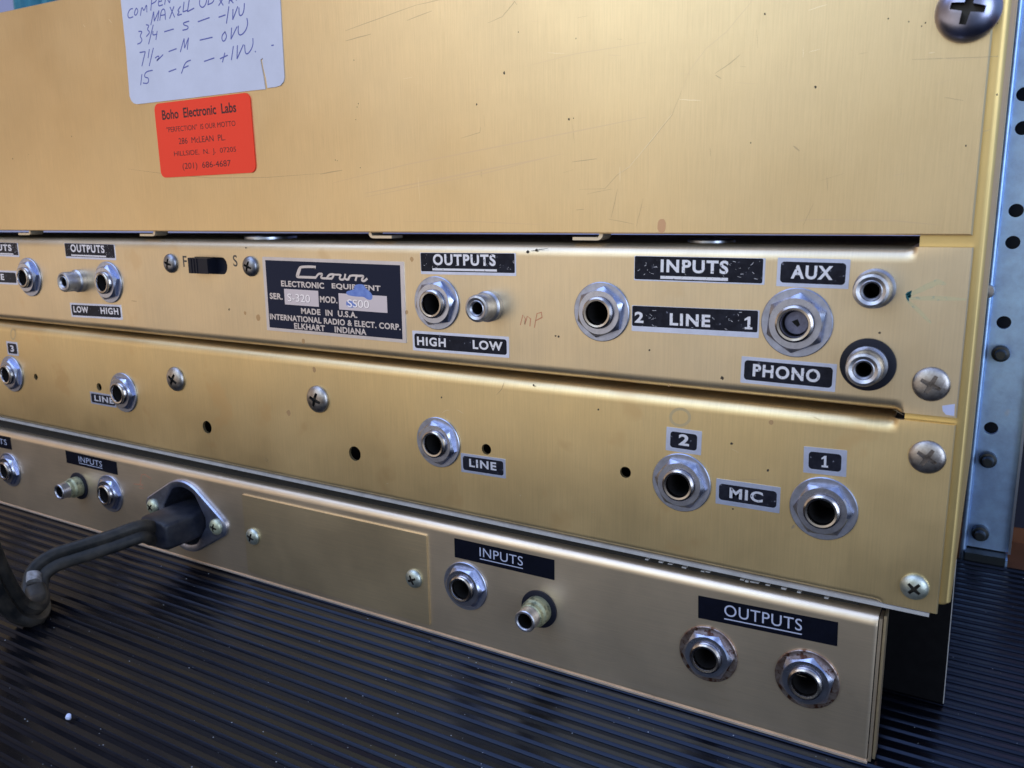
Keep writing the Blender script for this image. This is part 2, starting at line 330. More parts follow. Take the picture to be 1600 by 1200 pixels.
# ------------------------------------------------------------------ sheet metal
def panel(xs, top, bot, rt, rb, depth, ears=None, t=1.1, mat_=None, bend=7):
    """folded sheet: front at y=0, bends of radius rt / rb to flanges running back; 'ears' = x where the bend ends and a flat tab begins"""
    def prof(x, s):
        zt, zb = top(x), bot(x); out = []
        fd = t+(depth-t)*(1 if s > 0.5 else 0)
        def arc(z_edge, r, sgn):
            pts = []
            for k in range(bend+1):
                a = PI/2*k/bend
                y = r*(1-math.sin(a)); zc = z_edge-sgn*(r-r*math.cos(a))       # from flange (k=0) to face (k=bend)
                zl = z_edge-sgn*r*k/bend
                pts.append((y*s, zc*s+zl*(1-s)))
            return pts
        up = arc(zt, rt, 1); dn = arc(zb, rb, -1)
        outer = [(max(fd, up[0][0]+t*0.5), zt)]+up+[(0, zt-rt-0.35), (0, zb+rb+0.35)]+dn[::-1]+[(max(fd, dn[0][0]+t*0.5), zb)]
        inner = []
        m = len(outer)
        for i, (y, z) in enumerate(outer):
            if i == 0: inner.append((y, z-t))
            elif i == m-1: inner.append((y, z+t))
            elif z > (zt+zb)/2: inner.append((y+t, min(z, zt-t)))
            else: inner.append((y+t, max(z, zb+t)))
        inner = [(max(y, t) if 0 < i < m-1 else y, z) for i, (y, z) in enumerate(inner)]
        return outer+inner[::-1]
    cols = []
    for x in xs:
        s = 1.0
        if ears is not None:
            k = (x-(ears-3.2))/3.2; k = min(1, max(0, k)); s = 1-k*k*(3-2*k)
        pf = prof(x, s)
        if x == xs[-1]: pf = [(y+.28 if y < .2 else y, z) for y, z in pf]
        cols.append((x, pf))
    mb = MB(); n = len(cols[0][1]); vs = [(x, y, z) for x, p in cols for y, z in p]; fs = []
    for i in range(len(cols)-1):
        for k in range(n): fs.append((i*n+k, i*n+(k+1) % n, (i+1)*n+(k+1) % n, (i+1)*n+k))
    h = n//2                                                              # end caps as strips
    for b in (0, (len(cols)-1)*n):
        for k in range(h-1): fs.append((b+k, b+k+1, b+n-2-k, b+n-1-k))
    mb.add(vs, fs, mat_); return mb
def cut(o, holes, depth0=-6, depth1=20):
    """bore round holes (x, z, radius) through a panel object"""
    cb = MB()
    for h in holes:
        if len(h) == 3: cb.poly([(h[0]+h[2]*math.cos(2*PI*i/36), h[1]+h[2]*math.sin(2*PI*i/36)) for i in range(36)], depth0, depth1, o.data.materials[0])
        else: cb.poly(h[3], depth0, depth1, o.data.materials[0])
    c = link('cutter', cb.mesh('cutter')); c.matrix_world = o.matrix_world
    md = o.modifiers.new('holes', 'BOOLEAN'); md.operation = 'DIFFERENCE'; md.object = c; md.solver = 'EXACT'
    bpy.context.view_layer.update(); dg = bpy.context.evaluated_depsgraph_get()
    me = bpy.data.meshes.new_from_object(o.evaluated_get(dg)); o.modifiers.clear(); old = o.data; o.data = me; me.name = old.name
    bpy.data.objects.remove(c); me.polygons.foreach_set('use_smooth', [True]*len(me.polygons)); me.set_sharp_from_angle(angle=math.radians(30))
def join_into(o, mb):
    """add surface marks (scratches, stains, pencil) to a panel's own mesh"""
    me = mb.mesh('marks'); bm = bmesh.new(); bm.from_mesh(o.data); base = len(o.data.materials)
    for m in me.materials: o.data.materials.append(m)
    b2 = bmesh.new(); b2.from_mesh(me); vm = [bm.verts.new(v.co) for v in b2.verts]
    for f in b2.faces:
        try: g = bm.faces.new([vm[v.index] for v in f.verts]); g.material_index = base+f.material_index; g.smooth = False
        except ValueError: pass
    bm.to_mesh(o.data); bm.free(); b2.free(); bpy.data.meshes.remove(me)
def lin(x0, z0, x1, z1): return lambda x: z0+(z1-z0)*(x-x0)/(x1-x0)
LEFT = -560.0
def columns(x_right, ears):
    xs = [LEFT+i*(ears-3.4-LEFT)/12 for i in range(13)]+[ears-3.2+3.2*k/8 for k in range(9)]+[x_right-.28, x_right]
    return xs

# ------------------------------------------------------------------ hardware kinds
def jack_meshes(r_w=8.5, wash=M_washer):
    a = MB(); a.lathe([(3.2, -14), (3.2, 2.6)], M_bore, 44); a.lathe([(3.2, 2.6), (3.2, 3.3), (3.45, 3.75), (4.0, 3.85), (4.45, 3.6), (4.55, 3.2), (4.35, 3.0), (4.55, 2.75), (4.35, 2.5), (4.55, 2.25), (4.4, 2.0), (4.4, -2)], M_sleeve, 44)
    a.disc(0, 0, 3.2, 13.5, M_bore)
    b = MB(); b.lathe([(4.6, 0.02), (r_w-0.15, 0.02), (r_w, 0.12), (r_w, 0.5), (r_w-0.2, 0.68), (4.6, 0.68)], wash, 56)
    n = 72; c = MB(); af = 6.45; rings = []
    def hexr(th): k = (th+PI/6) % (PI/3)-PI/6; return af/math.cos(k)
    prof = [('h', 0.68), ('h', 2.0), ('c', 2.45), ('i', 2.45), ('i', 0.68)]
    vs = []; fs = []
    for kind, h in prof:
        for i in range(n):
            th = 2*PI*i/n; R = hexr(th)
            if kind == 'h': r = R; hh = h-(R-af)*0.55 if h > 1 else h
            elif kind == 'c': r = af*0.955; hh = h
            else: r = 4.6; hh = h
            vs.append((r*math.cos(th), -hh, r*math.sin(th)))
    for k in range(len(prof)-1):
        for i in range(n): j = (i+1) % n; fs.append((k*n+i, k*n+j, (k+1)*n+j, (k+1)*n+i))
    c.add(vs, fs, M_nickel)
    return a.mesh('phone_jack'), b.mesh('washer'), c.mesh('nut', 20)
JM = jack_meshes(); JR = jack_meshes(8.5, M_rustw)
_proto = {}
def jack(parent, px, py, kind='new', turn=None, label=None, s=1.0):
    p = at(px, py); rot = (0, random.uniform(0, PI/3) if turn is None else turn, 0)
    if kind not in _proto:
        m = JM if kind == 'new' else JR
        o = link('phone_jack', m[0], parent, p, rot); link('washer', m[1], o); link('nut', m[2], o); _proto[kind] = o
        if label: o['label'] = label
    else: o = dup(_proto[kind], parent, p, rot, label)
    o.scale = (s, 1, s); return o
def rca(parent, px, py, kind='dull', label=None):
    p = at(px, py)
    if kind not in _proto:
        m = M_rca if kind != 'verd' else M_verd; a = MB()
        if kind == 'verd':
            a.lathe([(0.02, -5.9), (2.5, -5.9), (2.5, 9.2)], M_hole, 36); a.lathe([(2.5, 9.2), (2.5, 9.6), (2.8, 10.0), (3.3, 10.0), (3.55, 9.7), (3.55, 6.2)], M_rca, 36)
            a.lathe([(3.55, 6.2), (3.9, 5.9), (4.0, 4.6), (4.3, 4.2), (4.6, 3.8), (4.6, 0.6)], m, 36); a.disc(0, 0, 2.5, 5.0, M_hole)
        else:
            a.lathe([(0.02, -5.9), (1.85, -5.9), (1.85, 6.9)], M_hole, 40); a.lathe([(1.85, 6.9), (1.85, 7.4), (2.3, 7.9), (2.5, 7.75), (3.3, 8.1), (3.9, 7.9), (4.15, 7.4), (4.15, 2.6), (4.4, 2.3), (4.75, 2.0), (4.75, 0.0)], m, 40); a.disc(0, 0, 1.85, 5.0, M_hole)
        o = link('phono_socket', a.mesh('phono_socket'), parent, p)
        if kind in ('verd', 'fibre'):
            b = MB(); r = 6.5 if kind == 'fibre' else 6.3; b.lathe([(4.0, 0.02), (r, 0.02), (r, 0.5), (r-.2, 0.6), (4.0, 0.6)], M_fibre, 44); link('insulating_washer', b.mesh('insulating_washer'), o)
        _proto[kind] = o
        if label: o['label'] = label
    else: o = dup(_proto[kind], parent, p, None, label)
    return o
def screw_mesh(name, r, h, m, recess=None, cross=0.52):
    a = MB(); pr = []
    for k in range(9):
        th = PI/2*k/8; pr.append((max(r*math.cos(th), 0.02) if k < 8 else 0.02, h*0.15+h*0.85*math.sin(th)))
    a.lathe([(r*0.97, 0.0), (r, h*0.10)]+pr, m, 40)
    o = link(name, a.mesh(name, 50)); w = r*0.13; L = r*cross
    cb = MB(); q = [(w, w), (w*0.8, L), (-w*0.8, L), (-w, w), (-L, w*0.8), (-L, -w*0.8), (-w, -w), (-w*0.8, -L), (w*0.8, -L), (w, -w), (L, -w*0.8), (L, w*0.8)]
    cb.poly(q, -h*2, -h*0.42, recess or M_recess); c = link('cutter', cb.mesh('cutter'))
    md = o.modifiers.new('recess', 'BOOLEAN'); md.operation = 'DIFFERENCE'; md.object = c; md.solver = 'EXACT'; md.material_mode = 'TRANSFER'
    bpy.context.view_layer.update(); dg = bpy.context.evaluated_depsgraph_get()
    me = bpy.data.meshes.new_from_object(o.evaluated_get(dg)); me.name = name
    bpy.data.objects.remove(o); bpy.data.objects.remove(c)
    me.polygons.foreach_set('use_smooth', [True]*len(me.polygons)); me.set_sharp_from_angle(angle=math.radians(40)); return me
M_screwr = mat('bright_worn_recess', (0.34, 0.31, 0.31), 0.3, 1, var=0.6, vscale=700, vcol=(0.08, 0.07, 0.06))
S_pan = screw_mesh('screw', 4.2, 1.4, M_screw, M_screwr, 0.58); S_dark = screw_mesh('screw', 3.7, 2.0, M_screwd)
S_zinc = screw_mesh('screw', 3.4, 1.9, M_screwz); S_big = screw_mesh('screw', 6.6, 4.6, M_screwb); S_oval = screw_mesh('screw', 5.0, 2.2, M_screw)
def screw(parent, me, px, py, turn, y=0.0, label=None):
    return link('screw', me, parent, at(px, py, y), (0, math.radians(turn), 0), label)

# ------------------------------------------------------------------ setting
def ribbed():
    mb = MB(); pitch = 5.12; y0 = -260; n = int((161-y0)/pitch); prof = []
    for i in range(n):
        y = 161-pitch*(i+1)
        prof += [(y, -2.6), (y+2.45, -2.6), (y+2.5, -.70), (y+3.05, -.10), (y+3.15, -.03), (y+3.25, 0), (y+4.9, 0), (y+5.0, -.06), (y+5.05, -.3)]
    prof += [(161, -2.6), (161.0, -4)]; prof = [(prof[0][0], -4)]+prof
    xs = [-700, -420, -300, -200, -100, 0, 150, 400]; vs = []; m = len(prof)
    for x in xs:
        for y, z in prof: vs.append((x, y, z+floor_z(x)))
    fs = [(i*m+k, i*m+k+1, (i+1)*m+k+1, (i+1)*m+k) for i in range(len(xs)-1) for k in range(m-1)]
    fs += [(i*m, (i+1)*m, (i+1)*m+m-1, i*m+m-1) for i in range(len(xs)-1)]
    mb.add(vs, fs, M_mat); return mb
thing('ribbed_mat', 'black ribbed rubber mat lying under the gold equipment', 'mat', me=ribbed().mesh('ribbed_mat', 15))
f = MB(); f.add([(-1500, -262, -4+floor_z(-1500)), (1500, -262, -4+floor_z(1500)), (1500, 1400, -4+floor_z(1500)), (-1500, 1400, -4+floor_z(-1500))], [(0, 1, 2, 3)], M_wood)
structure('floor', f.mesh('floor'))
w = MB(); w.box(-4200, 1500, 1400, 1420, -60, 1700, M_wall); structure('wall', w.mesh('wall'))
w = MB(); w.box(-900, 900, 204, 216, -20, 62, M_nwall); w.box(-900, 900, 203.2, 204, -20, 2.5, M_wood)
thing('low_partition', 'low dark navy partition standing behind the equipment and rack rail', 'partition', me=w.mesh('low_partition'))
w = MB(); xs = [-1676+i*6 for i in range(90)]
vs = [(x, 800+14*math.sin(x*0.09)+5*math.sin(x*0.31), z) for x in xs for z in (120, 900)]; vs += [(x, y+3, z) for x, y, z in vs]; k = len(xs)*2
fs = [(2*i, 2*i+1, 2*i+3, 2*i+2) for i in range(len(xs)-1)]; fs += [(k+a, k+d, k+c, k+b) for a, b, c, d in fs]
fs += [(2*i+1, 2*i+3, k+2*i+3, k+2*i+1) for i in range(len(xs)-1)]
w.add(vs, fs, M_tealc); thing('teal_cloth', 'blurred teal cloth hanging in the background above the big gold cover', 'cloth', me=w.mesh('teal_cloth'))

# ------------------------------------------------------------------ big gold cover
cov = thing('equipment_cover', 'big plain gold back cover with pale handwritten note and orange sticker', 'cover')
mb = MB(); zb = 139.6; zt = 229.0; b = 0.35
vs = [(LEFT, 0, zb+b), (-5.9-b, 0, zb+b), (-5.9-b, 0, zt-b), (LEFT, 0, zt-b), (LEFT, b, zb), (-5.9, b, zb), (-5.9, b, zt), (LEFT, b, zt), (LEFT, 1.2, zb), (-5.9, 1.2, zb), (-5.9, 1.2, zt), (LEFT, 1.2, zt)]
mb.add(vs, [(0, 1, 2, 3), (0, 4, 5, 1), (1, 5, 6, 2), (2, 6, 7, 3), (4, 8, 9, 5), (5, 9, 10, 6), (6, 10, 11, 7), (8, 9, 10, 11), (0, 3, 7, 4), (4, 7, 11, 8)], M_cover, True)
sheet = link('cover_sheet', mb.mesh('cover_sheet', 20), cov)
mk = MB()
def px2(pts, ox=0, oz=0, s=1.0): return [((lambda q: (q.x, q.z))(at(ox+x/s, oz+z/s))) for x, z in pts]
def jit(pts, n=4, a=0.12):
    out = []
    for i in range(len(pts)-1):
        for k in range(n):
            f = k/n; out.append((pts[i][0]*(1-f)+pts[i+1][0]*f+(random.random()-.5)*a*(k > 0), pts[i][1]*(1-f)+pts[i+1][1]*f+(random.random()-.5)*a*(k > 0)))
    return out+[pts[-1]]
def scratch(pts, w, m, ox=0, oz=0, s=1.0, a=0.1, y=-0.012): mk.ribbon(jit(px2(pts, ox, oz, s), 4, a), w, y, m, True)
# long cracked scratch, faint rubs, nicks (measured in the photograph)
scratch([(905, 296), (945, 295), (965, 273), (982, 262), (1012, 227), (1050, 180), (1065, 142)], 0.15, M_scr)
scratch([(966, 272), (984, 260), (1013, 225), (1050, 178)], 0.10, M_scrl, y=-0.016)
scratch([(1065, 142), (1078, 110), (1103, 76), (1135, 50), (1170, 8), (1180, -8)], 0.16, M_scrf)
scratch([(1118, 117), (1127, 123)], .22, M_scr); scratch([(1117, 115), (1142, 98), (1157, 85)], 0.18, M_scr)
scratch([(540, 48), (650, 8)], 0.2, M_scr); scratch([(540, 64), (580, 53)], 0.25, M_scr); scratch([(636, 32), (675, 17)], 0.2, M_scr)
scratch([(650, 8), (720, -8)], 0.15, M_scr); scratch([(762, 36), (785, 26), (800, 8), (804, 2), (808, 8)], 0.22, M_scr)
scratch([(894, 253), (933, 248)], 0.2, M_scr); scratch([(720, 216), (750, 207), (751, 198)], 0.16, M_scr)
scratch([(570, 302), (700, 277), (860, 245)], 0.5, M_scrf); scratch([(520, 286), (640, 256), (900, 205), (1010, 183)], 0.35, M_scrf)
scratch([(570, 308), (760, 270), (880, 240)], 0.3, M_scrf); scratch([(500, 272), (535, 266)], 0.3, M_scr)
scratch([(200, 264), (260, 272), (330, 278), (420, 277), (500, 271)], 0.2, M_scr); scratch([(820, 104), (900, 84), (1010, 66)], 0.2, M_scrf)
scratch([(630, 346), (740, 346), (860, 352)], 0.2, M_scrf); scratch([(1200, 355), (1260, 343), (1400, 345), (1470, 352)], 0.25, M_scrf)
scratch([(965, 295), (955, 340)], 0.12, M_scr); scratch([(1005, 310), (994, 355)], 0.10, M_scr); scratch([(1255, 352), (1271, 318)], 0.10, M_scr)
scratch([(950, 342), (990, 350)], 0.12, M_scr); scratch([(900, 328), (913, 327)], 0.15, M_scr); scratch([(752, 265), (752, 276)], 0.15, M_scr)
scratch([(1240, 228), (1249, 236)], 0.35, M_scr); scratch([(1425, 93), (1560, 88)], 0.14, M_scr); scratch([(1475, 152), (1505, 157)], 0.12, M_scr)
scratch([(1440, 88), (1500, 94), (1545, 90)], 0.1, M_scrf); scratch([(130, 38), (133, 43)], 0.4, M_scrl); scratch([(170, 30), (175, 36)], 0.4, M_scrl)
for i in range(46):                                    # light handling marks along and across the brushing
    x, z = random.uniform(480, 1530), random.uniform(5, 350); l = random.uniform(8, 40); a = random.choice((1.5, 1.56, -0.2, -0.3, 0.05))
    scratch([(x, z), (x+l*math.cos(a), z+l*math.sin(a))], random.uniform(0.05, 0.12), random.choice((M_scrf, M_scrf, M_scrl, M_scr)))
for x, z, r in ((788, 114, .75), (745, 163, .6), (889, 186, .65), (896, 185, .3), (1274, 136, .55), (900, 60, .3), (556, 187, .3), (560, 162, .35), (558, 167, .3), (524, 250, .3), (527, 251, .25), (563, 262, .3), (553, 94, .3), (1195, 22, .5), (1173, 223, .3), (20, 248, .5), (112, 213, .45), (45, 241, .3), (810, 50, .3), (1446, 36, .35), (1440, 41, .3), (1420, 34, .3), (1388, 29, .35), (1525, 60, .4), (1558, 36, .4), (1558, 148, .4), (1509, 228, .35)):
    q = at(x, z); mk.disc(q.x, q.z, r*.44, -0.014, M_speck, 9, r*.6, 0.6)
q = at(1034, 353); mk.disc(q.x, q.z, 1.2, -0.012, M_stain, 16, 1.9, 0.15)
join_into(sheet, mk)
mb = MB(); mb.box(LEFT, -5.9, 26, 180, 141, 227, M_dark); mb.box(LEFT, -22, 8, 26, 141, 150, M_dark); link('chassis', mb.mesh('chassis'), cov)
tab = MB(); arc = [(-5, 0.2), (2.5, 0.2)]+[(2.5+1.9*math.sin(a*PI/16), 2.1-1.9*math.cos(a*PI/16)) for a in range(1, 9)]+[(4.4, 4.5)]
o_ = arc+[(x-(1.1 if x > 3.5 else 0.6*(x > 2.6)), z+(1.1 if x < 3.4 else 0.4)) for x, z in arc[::-1]]
tab.poly(o_, 1.6, 7.5, M_tab); tm = tab.mesh('clip')
for k, (x, s) in enumerate(((48, 1), (240, 1), (600, -1), (925, 1))):
    q = at(x, 371, 4); c_ = link('clip', tm, cov, (q.x, 0, 137.5)); c_.scale = (s, 1, 0.8)
Mx = Matrix.Translation((0, 17, 137.4)) @ Matrix.Rotation(-PI/2, 4, 'X')
for x0, x1 in ((380, 436), (1070, 1138)):
    mb = MB(); a_, b_ = at(x0, 369, 12), at(x1, 369, 12); c_ = (a_.x+b_.x)/2; mb.lathe([(0.1, 0.4), ((b_.x-a_.x)/2, 0.4), ((b_.x-a_.x)/2+.4, 0), ((b_.x-a_.x)/2+.4, -1.2)], M_galve, 40, c_, 0)
    link('shaft_disc', mb.mesh('shaft_disc', M=Mx), cov)
screw(cov, S_big, 1513, 17, 12, label='big round head blued screw at the cover corner')

# pale note with blue handwriting
NZ = 5.714
def nz(pts): return px2(pts, 180, 0, NZ)
out = nz([(50, -120), (55, 0), (100, 420), (135, 860), (150, 900), (175, 925), (205, 931), (700, 873), (1200, 812), (1345, 797), (1330, 690), (1305, 560), (1303, 535), (1326, 515), (1318, 545), (1330, 610), (1352, 700), (1365, 787), (1440, 777), (1480, 764), (1508, 730), (1515, 690), (1495, 330), (1478, 0), (1470, -120)])
mb = MB(); mb.poly(out, -0.32, 0, M_note); note = link('paper_note', mb.mesh('paper_note'), cov, label='pale lavender card with torn lower right corner and blue handwriting')
ink = MB()
def pen(*strokes):
    for s in strokes:
        p = nz(s)
        if len(p) > 2:                                     # soften corners
            for _ in range(2):
                q = [p[0]]
                for i in range(len(p)-1):
                    a, b_ = Vector(p[i]), Vector(p[i+1]); q += [tuple(a*.75+b_*.25), tuple(a*.25+b_*.75)]
                p = q+[p[-1]]
        ink.ribbon(p, 0.42, -0.335, M_ink)
pen([(165, 78), (140, 82), (120, 120), (120, 150), (135, 165), (168, 150)], [(195, 75), (178, 110), (182, 140), (200, 132), (212, 95), (195, 72)], [(232, 142), (245, 55), (264, 108), (288, 30), (290, 112)])
pen([(325, 97), (332, 5), (338, -40)], [(320, -20), (370, -30), (378, 10), (332, 38)], [(405, -30), (386, 60), (432, 44)], [(392, 20), (425, 8)], [(448, 45), (460, -30)], [(460, -30), (492, 28)], [(492, 28), (506, -45)])
pen([(325, 225), (350, 105)], [(350, 105), (356, 190)], [(356, 190), (398, 95)], [(398, 95), (386, 190)], [(405, 185), (418, 90), (452, 78), (455, 178)], [(412, 140), (455, 132)], [(495, 62), (538, 155)], [(532, 58), (492, 168)], [(592, 58), (562, 98), (582, 104), (556, 142), (602, 128)], [(622, 18), (612, 108)], [(612, 108), (655, 92)], [(668, 0), (652, 106)], [(652, 106), (712, 74)])
pen([(765, -25), (756, 45), (785, 74), (815, 45), (828, -20)], [(850, -40), (834, 42)], [(848, -40), (892, -15), (880, 25), (832, 44)], [(925, -25), (972, 50)], [(972, -15), (930, 52)], [(1022, 36), (1034, -40)], [(1030, -30), (1072, -25), (1050, 5), (1028, 5)], [(1040, 5), (1062, 30)], [(1085, 4), (1092, 0)])
pen([(215, 282), (252, 280), (225, 325), (250, 352), (235, 385), (205, 395)], [(282, 222), (312, 228), (290, 265), (320, 288), (285, 328)], [(347, 222), (305, 397)], [(345, 278), (340, 318), (382, 305)], [(382, 278), (370, 357)], [(445, 285), (530, 260)], [(668, 190), (615, 205), (618, 225), (660, 235), (655, 262), (608, 272)], [(745, 196), (850, 158)], [(930, 156), (992, 134)], [(1022, 58), (1000, 212)], [(1058, 82), (1056, 178)], [(1056, 178), (1102, 58)], [(1112, 68), (1112, 140), (1140, 140), (1158, 90), (1160, 30)])
pen([(225, 470), (276, 462)], [(276, 462), (245, 592)], [(312, 440), (300, 520)], [(348, 428), (310, 592)], [(362, 520), (392, 498), (402, 515), (372, 548), (395, 530), (435, 488)], [(484, 462), (556, 435)], [(588, 466), (622, 345)], [(622, 345), (626, 432)], [(626, 432), (662, 338)], [(662, 338), (650, 445)], [(762, 360), (876, 334)], [(988, 284), (958, 320), (962, 368), (985, 368), (1004, 325), (985, 282)], [(1046, 248), (1040, 352)], [(1040, 352), (1096, 238)], [(1106, 230), (1104, 305), (1130, 318), (1170, 280), (1192, 215), (1182, 162)])
pen([(246, 662), (234, 762)], [(342, 628), (278, 642), (264, 690), (308, 696), (302, 748), (254, 742)], [(484, 642), (552, 616)], [(682, 538), (632, 556), (598, 658)], [(618, 608), (662, 588)], [(800, 550), (892, 518)], [(942, 526), (1012, 494)], [(986, 472), (964, 558)], [(1062, 412), (1044, 538)], [(1098, 405), (1094, 528)], [(1094, 528), (1152, 398)], [(1162, 400), (1168, 485), (1200, 478), (1238, 410), (1236, 342)], [(1254, 458), (1262, 466)], [(1400, 408), (1422, 404)])
link('handwriting', ink.mesh('handwriting'), note)
q = [at(*p) for p in ((243.8, 162.5), (392, 144.4), (400, 269.4), (251.6, 278))]
o, w_, h_, a_ = quad_frame((243.8, 162.5), (392, 144.4), (400, 269.4), (251.6, 278))
mb = MB(); mb.poly(rrect(-w_/2, w_/2, -h_/2, h_/2, 2.4), -0.42, 0, M_orange)
stk = link('printed_sticker', mb.mesh('printed_sticker'), cov, o, (0, -a_, 0), 'fluorescent orange sticker with black printed address')
l = MB()
for t, u0, u1, v0, v1, bd in (('Boho  Electronic  Labs', .08, .86, .775, .905, .022), ('"PERFECTION"  IS OUR MOTTO', .115, .84, .605, .675, .0), ('286  McLEAN  PL.', .235, .725, .435, .515, .0), ('HILLSIDE,  N.  J.  07205', .17, .825, .26, .345, .0), ('(201)  686-4687', .25, .76, .075, .18, .0)):
    put_text(l, t, -w_/2+u0*w_, -w_/2+u1*w_, -h_/2+v0*h_, -h_/2+v1*h_, -0.435, M_print, bd)
link('lettering', l.mesh('lettering'), stk)

# ------------------------------------------------------------------ upper connector unit
pre = thing('connector_unit', 'gold unit just under the big cover with nameplate and output and aux sockets', 'connector panel')
pz1t = lin(-393, 136.3, -5, 136.9); pz1b = lin(-402, 98.5, -5, 97.0)
mb = panel(columns(-5.4, -16.6), pz1t, pz1b, 3.6, 3.2, 70, -16.6, mat_=M_gold); p1 = link('front_panel', mb.mesh('front_panel', 30), pre)
J1 = [(47, 433), (170.6, 441), (683, 473.4), (940.5, 487), (1245, 504)]
def xz(px, py): q = at(px, py); return q.x, q.z
holes = [(*xz(*j), 4.5) for j in J1]
sw = [xz(304, 401), xz(354, 402), xz(355, 429), xz(305, 427)]
sr = (sw[0][1]-sw[3][1])/2; sxc, szc = sw[1][0]-sr*.8, (sw[0][1]+sw[3][1])/2
slot = [(sw[0][0], szc+sr), (sw[0][0], szc-sr)]+[(sxc+sr*.8*math.cos(math.radians(-90+180*k/12)), szc+sr*math.sin(math.radians(-90+180*k/12))) for k in range(13)]
holes.append((0, 0, 0, slot))
holes += [(*xz(*j), 2.7) for j in ((126, 438.5), (765.5, 478), (1368, 450), (1356, 569.5))]; cut(p1, holes)
mk = MB()
for x, z, r in ((403.5, 496.5, 1.0), (474, 533, .8), (643.5, 405, .7), (635.5, 488, .6), (383, 489, .6)):
    a_, b_ = xz(x, z); mk.disc(a_, b_, r, -0.014, M_stainf, 12, r*1.2, .3)
for x, z, r in ((824.5, 393.5, .5), (838, 391, .45), (868, 525, .3), (873, 526, .35), (1015, 547, .3), (1128.5, 590.5, .5), (384, 387, .3), (358, 483.5, .4), (1374.5, 520, .3)):
    a_, b_ = xz(x, z); mk.disc(a_, b_, r, -0.014, M_speck, 9, r, .5)
scratch([(830, 392), (856, 388)], 0.2, M_speck); scratch([(205, 470), (214, 471)], 0.3, M_scr)
def words_px(strokes, w, m, y=-0.016):
    for s in strokes: mk.ribbon(px2(s), w, y, m)
words_px([[(813, 508), (817, 492), (821, 498), (820, 507), (824, 494), (829, 498), (828, 510)], [(835, 512), (839, 490), (846, 488), (847, 496), (837, 501)]], 0.28, M_red)
def teal_stroke(pts, w, m): mk.ribbon(jit(px2(pts), 3, 0.1), w, -0.014, m, True)
teal_stroke([(1416, 463), (1440, 452), (1465, 440), (1478, 444)], 1.4, M_tealf); teal_stroke([(1418, 466), (1460, 466), (1510, 468)], 1.1, M_tealf)
teal_stroke([(1416, 468), (1435, 485), (1455, 505)], 0.9, M_tealf); teal_stroke([(1415, 461), (1421, 457), (1419, 465), (1423, 461)], 0.9, M_teal); teal_stroke([(1416, 462), (1420, 470)], 0.5, M_teal)
mk.poly(px2([(1472, 634), (1492, 631), (1491, 650), (1478, 648), (1473, 642)]), -0.02, 0.0, M_patch)
join_into(p1, mk)
mb = MB(); mb.box(LEFT, -22, 20, 68, 99.8, 134, M_dark); link('chassis', mb.mesh('chassis'), pre)
jack(pre, 47, 433); jack(pre, 170.6, 441); jack(pre, 683, 473.4, turn=.35); jack(pre, 940.5, 487, turn=.15)
j4 = jack(pre, 1245, 504, turn=.1, label='jack socket closed by a grey disc with a diamond hole', s=1.04)
pl = MB(); pl.lathe([(0.02, .4), (2.75, .4), (3.0, .15), (3.19, -.6)], M_plugd, 36)
pl.add([(x*1.25, -.46, z*1.25) for x, z in ((-.95, .1), (0.1, .75), (.75, -.3), (.3, -.8))], [(0, 1, 2, 3)], M_hole, True); link('jack_plug', pl.mesh('jack_plug'), j4)
rca(pre, 126, 438.5); rca(pre, 765.5, 478); rca(pre, 1368, 450); rca(pre, 1356, 569.5, 'fibre', 'phono socket on a black fibre washer')
label_plate(pre, ((-52, 377), (27.6, 379.4), (30.2, 401.7), (-50, 398)), [('INPUTS', .36, .88, .40, .86)], 'trim', under=(.36, .90, .15, .24))
label_plate(pre, ((-22, 422), (27, 423.5), (27, 445), (-22, 442)), [('LINE', .10, .60, .30, .75)])
label_plate(pre, ((100.5, 379.9), (179.8, 381.5), (180.6, 406.9), (103.7, 403)), [('OUTPUTS', .12, .80, .42, .93)], 'trim', under=(.12, .82, .17, .26))
label_plate(pre, ((110, 473), (190, 476.5), (191, 499.6), (112, 495)), [('LOW', .06, .36, .33, .78), ('HIGH', .60, .94, .33, .78)])
label_plate(pre, ((657, 394.6), (806, 395.4), (806.7, 431.4), (658, 428)), [('OUTPUTS', .14, .80, .42, .94)], 'trim', under=(.13, .81, .18, .28))
label_plate(pre, ((644.6, 516.7), (795.5, 525.9), (795.5, 559.5), (645.6, 546.9)), [('HIGH', .05, .36, .28, .72), ('LOW', .64, .94, .30, .74)])
label_plate(pre, ((991, 399.4), (1196.4, 403.6), (1194.4, 445), (991.5, 438)), [('INPUTS', .215, .735, .36, .88)], 'trim', pad=(0.08, 0.05), under=(.215, .735, .10, .22))
label_plate(pre, ((987.6, 476.8), (1186.5, 485), (1186, 528), (987, 517)), [('2', .025, .10, .33, .76), ('LINE', .315, .635, .30, .76), ('1', .885, .96, .30, .76)], 'trim', pad=(0.05, 0.2))
label_plate(pre, ((1215.2, 402.7), (1329, 405), (1325.8, 452), (1213.3, 446.6)), [('AUX', .20, .78, .28, .76)])
label_plate(pre, ((1159.8, 556.9), (1307.5, 568.7), (1305.2, 613), (1156.2, 597)), [('PHONO', .13, .84, .28, .76)])
screw(pre, S_dark, 267.7, 411.4, 15); screw(pre, S_dark, 392.4, 416, 20); screw(pre, S_pan, 1455, 600, 25, label='worn bright pan head screw at the right end')
for t, x, z in (('F', 289, 408.5), ('S', 367.5, 407.5)):
    fs_ = MB(); c_ = at(x, z); put_text(fs_, t, c_.x-1.1, c_.x+1.1, c_.z-2.1, c_.z+2.1, -0.02, M_graph, 0.01); link('stamped_letter', fs_.mesh('stamped_letter'), pre)
